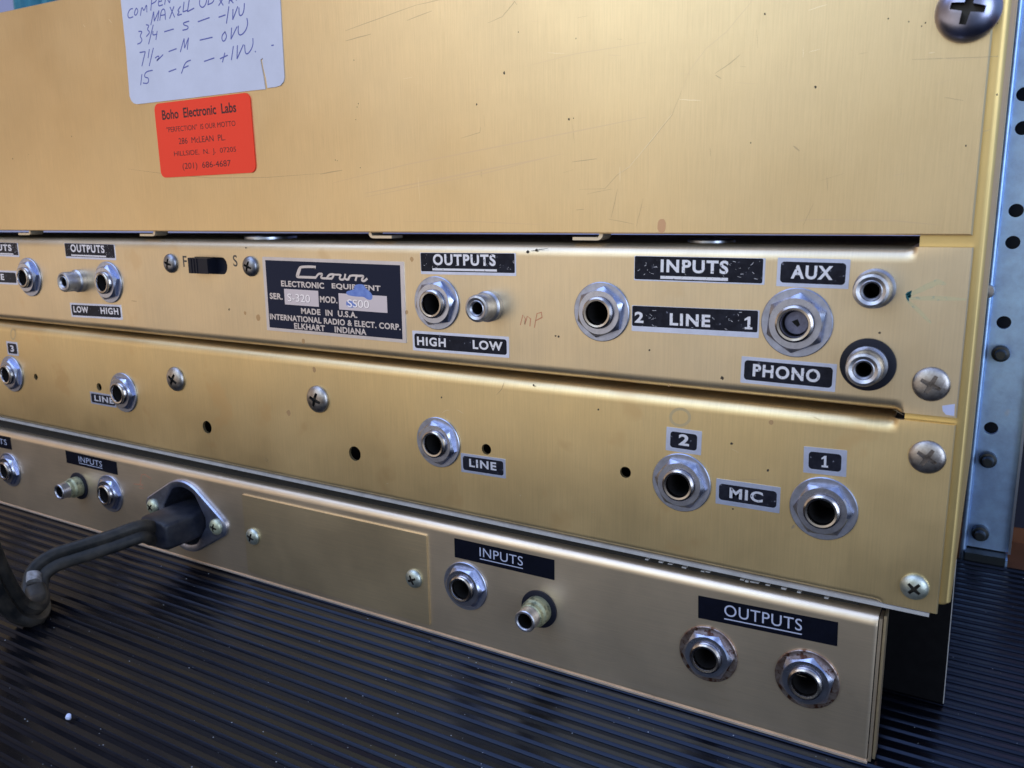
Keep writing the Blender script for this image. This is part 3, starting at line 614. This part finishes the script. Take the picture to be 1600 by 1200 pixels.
sx0, sx1 = sw[0][0], sw[1][0]; sz0, sz1 = sw[2][1], sw[0][1]
mb = MB(); mb.poly(rrect(sx0-.5, sx1+.5, sz0-.4, sz1+.4, .5), 1.5, 8, M_plastic)
mid = sx0+(sx1-sx0)*0.60
mb.box(sx0-.1, mid, -3.2, 1.5, sz0+.25, sz1-.25, M_plastic)
for k in range(3): x0 = sx0+1.2+k*1.5; mb.box(x0, x0+.7, -3.45, -3.1, sz0+.4, sz1-.4, M_plastic)
link('slide_switch', mb.mesh('slide_switch'), pre)

# nameplate
o, w_, h_, a_ = quad_frame((409.4, 401.5), (630.7, 408.6), (636, 536.4), (419.4, 515.4))
mb = MB(); mb.poly(rrect(-w_/2, w_/2, -h_/2, h_/2, .2), -.30, 0, M_nfoil); mb.poly(rrect(-w_/2*.955, w_/2*.955, -h_/2*.915, h_/2*.915, .1), -.325, -.28, M_navy)
npl = link('nameplate', mb.mesh('nameplate'), pre, o, (0, -a_, 0), 'navy nameplate with silver border and lettering')
l = MB(); y_ = -.34
def U(u): return -w_/2+u*w_
def Vv(v): return h_/2-v*h_
for t, u0, u1, v0, v1 in (('ELECTRONIC', .135, .455, .385, .305), ('EQUIPMENT', .510, .845, .385, .305), ('SER.', .040, .140, .565, .480), ('MOD.', .420, .545, .565, .480), ('MADE  IN  U.S.A.', .275, .680, .735, .655), ('INTERNATIONAL RADIO & ELECT. CORP.', .030, .968, .845, .765), ('ELKHART', .215, .445, .945, .865), ('INDIANA', .515, .738, .945, .865)):
    put_text(l, t, U(u0), U(u1), Vv(v0), Vv(v1), y_, M_nfoil, .034, 1.08)
link('lettering', l.mesh('lettering'), npl)
# script wordmark, its strokes measured on the plate
lg = MB()
def logo(pts, w):
    p = []
    for x, z in px2(pts, 440, 405, 8):
        d_ = Vector((x-o.x, z-o.z)); p.append((d_.x*math.cos(a_)+d_.y*math.sin(a_), -d_.x*math.sin(a_)+d_.y*math.cos(a_)))
    for _ in range(2):
        q2 = [p[0]]
        for i in range(len(p)-1):
            A_, B_ = Vector(p[i]), Vector(p[i+1]); q2 += [tuple(A_*.75+B_*.25), tuple(A_*.25+B_*.75)]
        p = q2+[p[-1]]
    lg.ribbon(p, w, y_-.004*lg.cnt, M_nfoil)
logo([(420, 118), (424, 92), (255, 94), (228, 112), (196, 205), (206, 222), (300, 224), (440, 229)], .88)
logo([(245, 100), (212, 205)], 1.0); logo([(232, 112), (204, 200)], .9)
logo([(425, 228), (442, 222), (466, 182), (512, 180), (518, 192), (496, 226), (520, 238), (560, 238), (640, 242)], .72)
logo([(572, 236), (604, 190), (658, 186), (662, 200), (636, 242)], .75)
logo([(640, 190), (748, 194)], .62); logo([(752, 188), (728, 244), (760, 258), (795, 246), (806, 182)], .72)
logo([(798, 240), (838, 262), (862, 200), (960, 204)], .70); logo([(866, 200), (842, 262)], .7)
logo([(950, 200), (932, 270)], .78); logo([(955, 208), (1028, 206), (1032, 220), (1006, 262), (1040, 276), (1082, 240)], .76)
link('wordmark', lg.mesh('wordmark'), npl)
pd = MB()
for u0, u1, v0, v1 in ((.155, .410, .625, .415), (.555, .885, .640, .430)): pd.poly(rrect(U(u0), U(u1), Vv(v0), Vv(v1), .1), -.345, -.30, M_stamp)
link('stamped_pad', pd.mesh('stamped_pad'), npl)
st = MB()
M_emb = mat('embossed_digit_lit', (0.92, 0.90, 0.96), 0.3, 0.6)  # pale flat copy paints the lit digit faces
M_embs = mat('embossed_digit_shade', (0.20, 0.19, 0.25), 0.4, 0.6)  # dark offset copy paints the shade beside the raised digits
for t, u0, u1, v0, v1 in (('S-320', .178, .348, .580, .475), ('SS00', .615, .765, .600, .500)):
    put_text(st, t, U(u0)+.12, U(u1)+.12, Vv(v0)-.1, Vv(v1)-.1, -.350, M_embs, .02); put_text(st, t, U(u0), U(u1), Vv(v0), Vv(v1), -.356, M_emb, .008)
link('stamped_number', st.mesh('stamped_number'), npl)
sm = MB()
def blob(pts, m, y): 
    p = [(U(u), Vv(v)) for u, v in pts]
    for _ in range(2):
        q2 = []
        for i in range(len(p)): A_, B_ = Vector(p[i]), Vector(p[(i+1) % len(p)]); q2 += [tuple(A_*.75+B_*.25), tuple(A_*.25+B_*.75)]
        p = q2
    sm.poly(p, y, y+.01, m)
blob([(.668, .325), (.690, .300), (.735, .300), (.745, .345), (.770, .380), (.792, .430), (.785, .490), (.755, .490), (.730, .455), (.690, .460), (.640, .455), (.612, .440), (.610, .400), (.650, .380), (.668, .365)], M_smudge, -.362)
blob([(.610, .520), (.640, .505), (.660, .540), (.680, .570), (.655, .610), (.615, .600), (.605, .565)], M_smudge, -.352)
link('ink_smudge', sm.mesh('ink_smudge'), npl)

# ------------------------------------------------------------------ middle microphone unit
mic = thing('microphone_input_unit', 'wide plain gold middle unit with line and mic sockets and bare screw holes', 'connector panel')
pz2t = lin(-402, 97.2, -5, 95.2); pz2b = lin(-413, 50.4, -5, 46.6)
mb = panel(columns(-5.4, -17.6), pz2t, pz2b, 3.6, 1.6, 70, -17.6, mat_=M_gold2); p2 = link('front_panel', mb.mesh('front_panel', 30), mic)
J2 = [(19.7, 584), (194, 613), (685.6, 690.6), (1065, 753.4), (1286.8, 794)]
H2 = [(56, 588.8, 1.45), (154.9, 604.6, 1.7), (323.7, 667.5, 2.55), (554.4, 708.8, 2.65), (760, 702, 1.75), (977.3, 738, 1.7)]
cut(p2, [(*xz(*j), 4.5) for j in J2]+[(*xz(x, z), r) for x, z, r in H2], -4, 9)
mk = MB()
for x, z, r in ((451, 645, 1.0), (491, 577.5, .8), (1045, 602, .3), (1205, 660, .6)):
    a_, b_ = xz(x, z); mk.disc(a_, b_, r, -0.014, M_stainf, 12, r*1.2, .3)
for x, z, r in ((834, 602, .35), (690, 621, .3), (935, 640, .3), (1143, 693, .4), (1200, 735, .35), (1145, 795, .25)):
    a_, b_ = xz(x, z); mk.disc(a_, b_, r, -0.014, M_speck, 9, r, .5)
for cx, cz, rx_, rz_ in ((1062.7, 652, 15, 13), (20.5, 522, 3.6, 8)):
    mk.ribbon(px2([(cx+rx_*math.cos(k*PI/14), cz+rz_*math.sin(k*PI/14)) for k in range(29)]), 0.8, -0.014, M_pencil)
scratch([(788, 596), (784, 608), (776, 617)], 0.16, M_scr); scratch([(690, 646), (697, 641), (702, 641)], 0.14, M_scrl); scratch([(714, 640), (724, 646)], 0.14, M_scrl)
scratch([(412, 716), (421, 722)], .2, M_scrl); scratch([(414, 722), (419, 715)], .15, M_scrl); scratch([(604, 755), (607, 756)], .3, M_scrl); scratch([(812, 773), (814, 775)], .4, M_scrl)
scratch([(1237, 826), (1242, 820)], .5, M_scrl); scratch([(1150, 749), (1190, 749)], .12, M_scrf)
for i in range(26):
    x, z = random.uniform(250, 1430), random.uniform(640, 800); l_ = random.uniform(5, 22); g = random.choice((1.5, 1.6, .2, .5))
    scratch([(x, z), (x+l_*math.cos(g), z+l_*math.sin(g))], random.uniform(.04, .09), random.choice((M_scrf, M_scrf, M_scrl)))
join_into(p2, mk)
mb = MB(); mb.box(LEFT, -22, 10, 68, 53.5, 93, M_dark); link('chassis', mb.mesh('chassis'), mic)
mb = MB(); n = 14                                              # bottom cover: bare sheet edge under the panel
for k in range(1):
    zz = lambda x: pz2b(x)
    vs = []
    for x in (LEFT, -7.2):
        for y, dz in ((-.1, -.25), (-.1, -1.2), (66, -1.2), (66, -.25)): vs.append((x, y, zz(x)+dz))
    mb.add(vs, [(0, 1, 2, 3), (4, 7, 6, 5), (0, 4, 5, 1), (1, 5, 6, 2), (2, 6, 7, 3), (3, 7, 4, 0)], M_edge, True)
link('bottom_cover', mb.mesh('bottom_cover'), mic)
mb = MB(); xs_ = [at(1000, 880).x+i*((-28)-at(1000, 880).x)/40 for i in range(41)]; prev = None
for i in range(40):
    if random.random() < .72: continue
    z0 = pz2b(xs_[i])-2.0+random.uniform(-.12, .12); mb.box(xs_[i], xs_[i+1]-random.uniform(0, .5), 0.4, 6, z0-random.uniform(.25, .5), z0, M_edge)
link('torn_gasket', mb.mesh('torn_gasket'), mic)
for x, z in J2: jack(mic, x, z)
label_plate(mic, ((10, 533), (27, 534.8), (29.4, 556.5), (12.6, 554)), [('3', .32, .64, .26, .74)])
label_plate(mic, ((141.2, 611.6), (181, 618), (181.5, 637), (142.5, 630)), [('LINE', .16, .92, .28, .76)])
label_plate(mic, ((720.3, 707.8), (790.6, 717.2), (789.7, 747.8), (721, 736.6)), [('LINE', .19, .80, .34, .76)])
label_plate(mic, ((1041.7, 666.6), (1096.8, 674), (1095.4, 711.4), (1040.3, 703)), [('2', .36, .66, .30, .78)], pad=(.09, .16))
label_plate(mic, ((1119.7, 747.4), (1220, 761.4), (1217.7, 802), (1117.8, 786)), [('MIC', .22, .74, .30, .72)], pad=(.06, .18))
label_plate(mic, ((1256.5, 697), (1324, 704), (1321.8, 745), (1255, 738)), [('1', .40, .60, .28, .72)], pad=(.09, .17))
screw(mic, S_oval, 275.6, 592, 30); screw(mic, S_oval, 497.5, 623.4, 20); screw(mic, S_pan, 1448.8, 713.8, 30); screw(mic, S_zinc, 1429, 916.4, 40, label='blue green tarnished screw near the lower right corner')

# ------------------------------------------------------------------ low amplifier chassis
amp = thing('power_amplifier', 'low pale brass chassis at the bottom with mains inlet and access plate', 'amplifier')
azt = lin(-415, 43.9, -17, 43.0); azb = lin(-425, 5.2, -20, 0.35)
xr = -18.7
mb = panel([LEFT+i*(xr-3-LEFT)/12 for i in range(13)]+[xr-2.2, xr-1.2, xr-.5, xr], azt, azb, 3.2, 1.0, 7, None, mat_=M_brass)
p3 = link('front_panel', mb.mesh('front_panel', 30), amp)
J3 = [(16.5, 733.5), (173, 770.6), (728, 915), (1107, 1021), (1261, 1060)]
inlet = at(292, 805); ICX, ICZ = inlet.x, inlet.z
cut(p3, [(*xz(*j), 4.5) for j in J3]+[(ICX, ICZ, 13.4)]+[(*xz(*j), 3.0) for j in ((124, 759), (842.7, 951))], -4, 18)
mk = MB()
words_px([[(219, 757), (221, 742), (226, 741), (236, 748)], [(209, 756), (224, 758)], [(218, 762), (224, 763)]], 0.3, M_red)
for i in range(60):
    x, z = random.uniform(690, 1330), 0; z = 870+(x-700)*.30+random.uniform(5, 95); l_ = random.uniform(5, 26)
    scratch([(x, z), (x+l_, z+l_*random.uniform(.05, .35))], random.uniform(.04, .13), random.choice((M_scrf, M_scrl, M_scrl)), a=.02)
for i in range(22):
    x = random.uniform(60, 660); z = 722+x*.30+random.uniform(5, 70); l_ = random.uniform(5, 18); scratch([(x, z), (x+l_, z+l_*.28)], random.uniform(.05, .1), random.choice((M_scrf, M_scrl)), a=.02)
join_into(p3, mk)
mb = MB()                                                      # side cover sheets and their folded corner
def slab(x0, x1, y0, y1, dz0, dz1, m):
    vs = [(x, y, z) for x in (x0, x1) for y in (y0, y1) for z in (azb(x)+dz0, azt(x)+dz1)]
    mb.add(vs, [(0, 1, 3, 2), (4, 6, 7, 5), (0, 4, 5, 1), (2, 3, 7, 6), (0, 2, 6, 4), (1, 5, 7, 3)], m, True)
slab(xr+.25, xr+1.0, .5, 6, .1, -1.1, M_brass); slab(xr+1.25, xr+1.9, 1.4, 6.4, .6, -.5, M_plate)
link('side_cover', mb.mesh('side_cover'), amp)
mb = MB(); vs = []
for x in (LEFT, xr+.2):
    for y, dz in ((-.3, 0.5), (-.3, -.1), (6.5, -.1), (6.5, .5)): vs.append((x, y, azb(x)+dz-.25))
mb.add(vs, [(0, 1, 2, 3), (4, 7, 6, 5), (0, 4, 5, 1), (1, 5, 6, 2), (2, 6, 7, 3), (3, 7, 4, 0)], M_lip, True); link('bottom_cover', mb.mesh('bottom_cover'), amp)
mb = MB(); mb.box(LEFT, -32, 22, 140, 8, 42.6, M_dark); link('chassis', mb.mesh('chassis'), amp)
mb = MB(); vs = []                                             # dark block added to shade the gap above this chassis
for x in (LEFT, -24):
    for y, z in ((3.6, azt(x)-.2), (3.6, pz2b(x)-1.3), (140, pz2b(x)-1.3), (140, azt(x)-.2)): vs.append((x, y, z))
mb.add(vs, [(0, 1, 2, 3), (4, 7, 6, 5), (0, 4, 5, 1), (1, 5, 6, 2), (2, 6, 7, 3), (3, 7, 4, 0)], M_dark, True); link('gap_shade_block', mb.mesh('gap_shade_block'), amp)
jack(amp, *J3[0]); jack(amp, *J3[1]); jack(amp, *J3[2], turn=.5)
jack(amp, *J3[3], kind='rust', turn=.45, label='jack socket with a brown tarnished washer'); jack(amp, *J3[4], kind='rust', turn=.2, label='jack socket with the rustiest washer at the right end')
rca(amp, 124, 759, 'verd', 'yellow green corroded phono socket'); rca(amp, 842.7, 951, 'verd', 'yellow green corroded phono socket')
label_plate(amp, ((-60, 669), (17, 684), (18, 702), (-60, 687)), [('OUTPUTS', .30, .92, .30, .75)], 'tape', 'name_tape')
label_plate(amp, ((103, 703.8), (182.9, 722), (183.4, 741.8), (104, 722.5)), [('INPUTS', .26, .72, .34, .78)], 'tape', 'name_tape', under=(.26, .72, .20, .25))
label_plate(amp, ((710.4, 840.4), (866.8, 875.3), (866, 905.9), (710.4, 870.4)), [('INPUTS', .265, .70, .35, .82)], 'tape', 'name_tape', under=(.265, .70, .20, .245))
label_plate(amp, ((1090.7, 929.5), (1310, 973), (1307.8, 1008.8), (1091.6, 965.9)), [('OUTPUTS', .20, .76, .34, .84)], 'tape', 'name_tape', under=(.20, .76, .18, .23))
xa, za = xz(380, 772); xb, zbt = xz(667.8, 836); _, zlo = xz(671.6, 975)
mb = MB(); mb.poly([(xa, za), (xb-.3, zbt), (xb, zbt-.3), (xb, zlo), (xa, zlo+1.2)], -.8, 0, M_plate); ap = link('access_plate', mb.mesh('access_plate'), amp, label='olive brass blanking plate held by two screws')
screw(ap, S_zinc, 396, 838, 20, -.8); screw(ap, S_zinc, 647.5, 903.7, 65, -.8)
# mains inlet: diamond flange, recessed shroud, two screws
fl = MB(); c = (ICX, ICZ)
def convex_round(cx, cz):
    pts = []; pass
    circ = [((0, 0), 12.4)]; sr = 4.6; sxo = 19.8
    for cx_, cz_, r_, a0, a1 in ((sxo, 0, sr, -57, 57), (0, 0, 15.5, 57, 123), (-sxo, 0, sr, 123, 237), (0, 0, 15.5, 237, 303)):
        for k in range(13): g = math.radians(a0+(a1-a0)*k/12); pts.append((cx_+r_*math.cos(g), cz_+r_*math.sin(g)))
    ca = math.cos(math.radians(-3)); sa = math.sin(math.radians(-3))
    return [(cx+x*ca-z*sa, cz+x*sa+z*ca) for x, z in pts]
op = convex_round(0, 0); n = len(op); hole = []
for x, z in op:
    g = math.atan2(z, x); hole.append((12.6*math.cos(g), 12.6*math.sin(g)))
vs = [(x, 0, z) for x, z in op]+[(x, -.9, z) for x, z in op]+[(x*.965, -1.4, z*.965) for x, z in op]+[(x*1.05, -1.4, z*1.05) for x, z in hole]+[(x, -1.0, z) for x, z in hole]+[(x*.96, 14, z*.96) for x, z in hole]
fs = [(k*n+i, k*n+(i+1) % n, (k+1)*n+(i+1) % n, (k+1)*n+i) for k in range(5) for i in range(n)]
fl.add(vs, fs, M_washer); fl.add([(x*.96, 14, z*.96) for x, z in hole], [tuple(range(n))], M_bore, True)
inl = link('mains_inlet', fl.mesh('mains_inlet', 35), amp, (ICX, 0, ICZ), label='polished diamond shaped mains inlet flange')
M_cream = mat('tarnished_cream_screw', (0.62, 0.64, 0.46), 0.45, 0.7, var=.4, vscale=500, vcol=(.36, .38, .26), bump=.15, bscale=1200)
S_cream = screw_mesh('screw', 3.3, 2.0, M_cream)
for sx_, g in ((-19.2, 40), (19.2, 10)): link('screw', S_cream, inl, (sx_, -1.35, sx_*-.052), (0, math.radians(g), 0))

# ------------------------------------------------------------------ gold side frame
fr = MB(); pts = [(-16.7, 2.4), (-16.7, 1.35), (-5.0, 1.35)]
for k in range(9): a_ = PI/2*k/8; pts.append((-4.5+1.7*math.sin(a_), 3.05-1.7*math.cos(a_)))
pts += [(-2.8, 150), (-3.9, 150), (-3.9, 3.3), (-4.5, 2.4)]
n = len(pts); vs = []; levels = [(48.6, 1), (49.4, 0), (262, 0)]
for z, ins in levels:
    for x, y in pts: vs.append((x-ins*(.8 if x > -6 else 0), y+ins*.4*(y < 3), z))
fs = [(k*n+i, k*n+(i+1) % n, (k+1)*n+(i+1) % n, (k+1)*n+i) for k in range(len(levels)-1) for i in range(n)]
fs += [tuple(range(n)), tuple(2*n+i for i in range(n))]; fr.add(vs, fs, M_frame)
thing('side_frame', 'upright gold side frame with a rounded front edge right of the panels', 'frame', me=fr.mesh('side_frame', 40))

# black sheet behind the lower right corner
bp = MB(); q1 = at(1493, 878, 40); q2 = at(1474, 1091, 40)
bp.poly([(-120, 1.2+floor_z(-120)), (q2.x, .3), (q1.x, q1.z), (-120, q1.z)], 40, 42.5, M_blkp)
bp.poly([(q2.x, .3), (q2.x+.22, .3), (q1.x+.22, q1.z), (q1.x, q1.z)], 39.9, 42.5, M_edge)  # pale strip paints the thin highlight along the sheet edge
thing('black_end_sheet', 'smooth black sheet with a highlight painted along its edge beside the low amplifier', 'sheet', me=bp.mesh('black_end_sheet'))

# ------------------------------------------------------------------ galvanised rack rail
RY = 168.0
rail = thing('rack_rail', 'galvanised perforated steel rack rail with black bolts standing right of the gold frame', 'rack rail')
xl0 = at(1509.5, 852, RY).x; xl1 = at(1558, 380, RY).x; xr0 = at(1575.5, 858, RY).x; zb_ = at(1540, 857, RY).z
xl = (xl0+xl1)/2; xr_ = xr0; zt_ = 300
mb = MB(); mb.poly([(xl, zb_), (xr_, zb_-.2), (xr_, zt_), (xl, zt_)], RY, RY+2, M_galv); rf = link('rail_face', mb.mesh('rail_face'), rail)
RH = [(1582.5, 379), (1587.7, 329), (1568.5, 504), (1548.5, 669), (1600, 147), (1598, 200)]
RB = [(1560.6, 554), (1541, 719), (1529, 833)]
hl = [(at(x, z, RY).x, at(x, z, RY).z, 2.6) for x, z in RH]; cut(rf, hl, RY-3, RY+6)
mb = MB(); mb.tube([(xl-.9, RY-2.4, zb_-6.2), (xl-.9, RY-2.4, zt_)], 1.25, M_galv, 14); mb.box(xl-2.1, xl-1.4, RY-2.4, RY+14, zb_-5, zt_, M_galv); link('left_flange', mb.mesh('left_flange'), rail)
mb = MB(); mb.box(xr_-.02, xr_+.9, RY-2.2, RY+2, zb_-.2, zt_, M_galve); link('right_flange', mb.mesh('right_flange'), rail)
mb = MB(); mb.box(xl, xr_-.8, RY-6.6, RY+2, -4.4, zb_-.6, M_bolt); mb.box(xr_-.8, xr_, RY-6.5, RY+2, -4.4, zb_-1.5, M_galv); link('foot', mb.mesh('foot'), rail, label='dark foot block under the rail')
mb = MB(); mb.box(xl, xr_, RY+12, RY+13, zb_+1, zt_, M_dark); link('dark_hole_backing', mb.mesh('dark_hole_backing'), rail)  # dark sheet added so the rail holes look dark
bl = MB(); bl.lathe([(3.0, 0), (3.3, 1.2), (3.3, 3.4), (3.0, 3.9), (2.2, 4.1), (2.0, 7.0), (1.6, 7.5), (.02, 7.5)], M_bolt, 20); bm_ = bl.mesh('bolt', 40)
for x, z in RB: link('bolt', bm_, rail, at(x+3, z-3, RY))
bc = MB(); q = at(1543, 462, 110); bc.lathe([(0.02, 1.8), (2.6, 1.4), (3.1, 0), (3.1, -1)], M_screw, 24)
link('bolt', bc.mesh('bolt'), rail, at(1541.5, 455, RY-3), label='bright bolt head half hidden behind the gold frame')

# ------------------------------------------------------------------ power cord
cord = thing('mains_lead', 'black moulded plug and dusty two core cord plugged into the mains inlet', 'mains lead')
pb = MB()
def plug_ring(y, hx, hz, ch, cx=0, cz=0):
    return [(cx+x, y, cz+z) for x, z in ((-hx+ch, -hz), (hx-ch, -hz), (hx-.3, -hz+ch*.45), (hx, -hz+ch), (hx, hz-ch), (hx-.3, hz-ch*.45), (hx-ch, hz), (-hx+ch, hz), (-hx+.3, hz-ch*.45), (-hx, hz-ch), (-hx, -hz+ch), (-hx+.3, -hz+ch*.45))]
rings = [plug_ring(12, 9.0, 6.0, 2.4), plug_ring(-1, 9.2, 6.2, 2.4), plug_ring(-14.5, 8.8, 6.2, 2.6), plug_ring(-16.5, 7.8, 5.4, 2.6)]
n = 12; vs = [v for r_ in rings for v in r_]; fs = [(k*n+i, k*n+(i+1) % n, (k+1)*n+(i+1) % n, (k+1)*n+i) for k in range(3) for i in range(n)]+[tuple(range(n)), tuple(3*n+i for i in range(n))]
PX, PZ = ICX-.6, ICZ-2.6
pb.add([(x+PX, y, z+PZ) for x, y, z in vs], fs, M_rubber)
me_ = pb.mesh('plug', 38); plug = link('plug', me_, cord)
md = plug.modifiers.new('bevel', 'BEVEL'); md.width = .0007; md.segments = 3; md.limit_method = 'ANGLE'
def catmull(P, n=10):
    P = [Vector(p) for p in P]; out = []
    for i in range(len(P)-1):
        p0, p1, p2, p3 = P[max(0, i-1)], P[i], P[i+1], P[min(len(P)-1, i+2)]
        for k in range(n):
            t = k/n; out.append(.5*((2*p1)+(p2-p0)*t+(2*p0-5*p1+4*p2-p3)*t*t+(3*p1-p0-3*p2+p3)*t**3))
    return out+[P[-1]]
def flat_cable(path, wide, thick, mat_, up0=Vector((0, 0, 1))):
    """two moulded conductors side by side: a stadium with a groove on each face"""
    sec = []; N_ = 44
    for i in range(N_):
        g = 2*PI*i/N_; c_, s_ = math.cos(g), math.sin(g)
        a_ = math.copysign(abs(s_)**.55, s_)*wide/2; b_ = math.copysign(abs(c_)**.62, c_)*thick/2
        if abs(a_) < wide*.13: b_ *= .55
        sec.append((a_, b_))
    P = path; m = len(P); vs = []; up = up0.copy()
    for i in range(m):
        t = (P[min(m-1, i+1)]-P[max(0, i-1)]).normalized(); u = up-t*up.dot(t); u.normalize(); up = u; s_ = t.cross(u)
        for a_, b_ in sec: vs.append(P[i]+u*a_+s_*b_)
    mb = MB(); fs = [(i*N_+k, i*N_+(k+1) % N_, (i+1)*N_+(k+1) % N_, (i+1)*N_+k) for i in range(m-1) for k in range(N_)]
    fs += [tuple(range(N_)), tuple((m-1)*N_+k for k in range(N_))]; mb.add(vs, fs, mat_); return mb
def on_ray(px, py, y): return at(px, py, y)
path = [Vector((PX, -16, PZ-.3)), on_ray(222, 830, -22), on_ray(175, 846, -31), on_ray(128, 861, -39), on_ray(86, 875, -46), on_ray(62, 893, -51), on_ray(55, 915, -54), on_ray(56, 938, -57)]
path = catmull(path, 8)
link('cable', flat_cable(path, 9.2, 4.6, M_cable).mesh('cable', 40), cord)
path2 = catmull([on_ray(56, 925, -55.5), on_ray(62, 945, -58), on_ray(52, 960, -64), on_ray(26, 950, -69), on_ray(2, 915, -74), on_ray(-22, 862, -79), on_ray(-50, 780, -86), on_ray(-90, 660, -96)], 8)
link('cable', flat_cable(path2, 9.0, 7.2, M_cable, Vector((.3, -.2, 1))).mesh('cable', 40), cord, label='rear loop of the cord running out of the left side')
bd = catmull([on_ray(56, 903, -52.5), on_ray(55, 909, -53.5), on_ray(55.5, 916, -54.4)], 4)
link('cable_band', flat_cable(bd, 9.9, 5.2, M_band).mesh('cable_band', 40), cord, label='dirty white band round the cord')

# ------------------------------------------------------------------ small litter on the mat
cb = MB(); q = at_floor(107.5, 1123); random.seed(3)
bm = bmesh.new(); bmesh.ops.create_icosphere(bm, subdivisions=2, radius=1)
vs = [(v.co.x*.9*(1+.5*(random.random()-.5)), v.co.y*.8*(1+.5*(random.random()-.5)), v.co.z*1.0*(1+.5*(random.random()-.5))) for v in bm.verts]
fs = [tuple(v.index for v in f.verts) for f in bm.faces]; bm.free(); cb.add(vs, fs, M_crumb)
thing('crumb', 'tiny white crumb lying between the mat ribs at the lower left', 'crumb', me=cb.mesh('crumb'), loc=(q.x, q.y, q.z+.6))
db = MB(); random.seed(11)
for i in range(240):
    px, py = random.uniform(0, 1600), random.uniform(880, 1200); q = at_floor(px, py)
    if not (-420 < q.x < 60 and -150 < q.y < 155) or (q.y > -3 and q.x < -15): continue
    k = ((161-q.y) % 5.12); y = q.y
    s = random.choice((.08, .1, .12, .15, .22)); z = q.z+.02
    db.add([(q.x-s, y-s*.6, z), (q.x+s, y-s*.3, z), (q.x+s*.4, y+s, z), (q.x, y, z+s*1.1)], [(0, 1, 3), (1, 2, 3), (2, 0, 3), (0, 2, 1)], M_dust, True)
d = link('dust', db.mesh('dust')); d['kind'] = 'stuff'
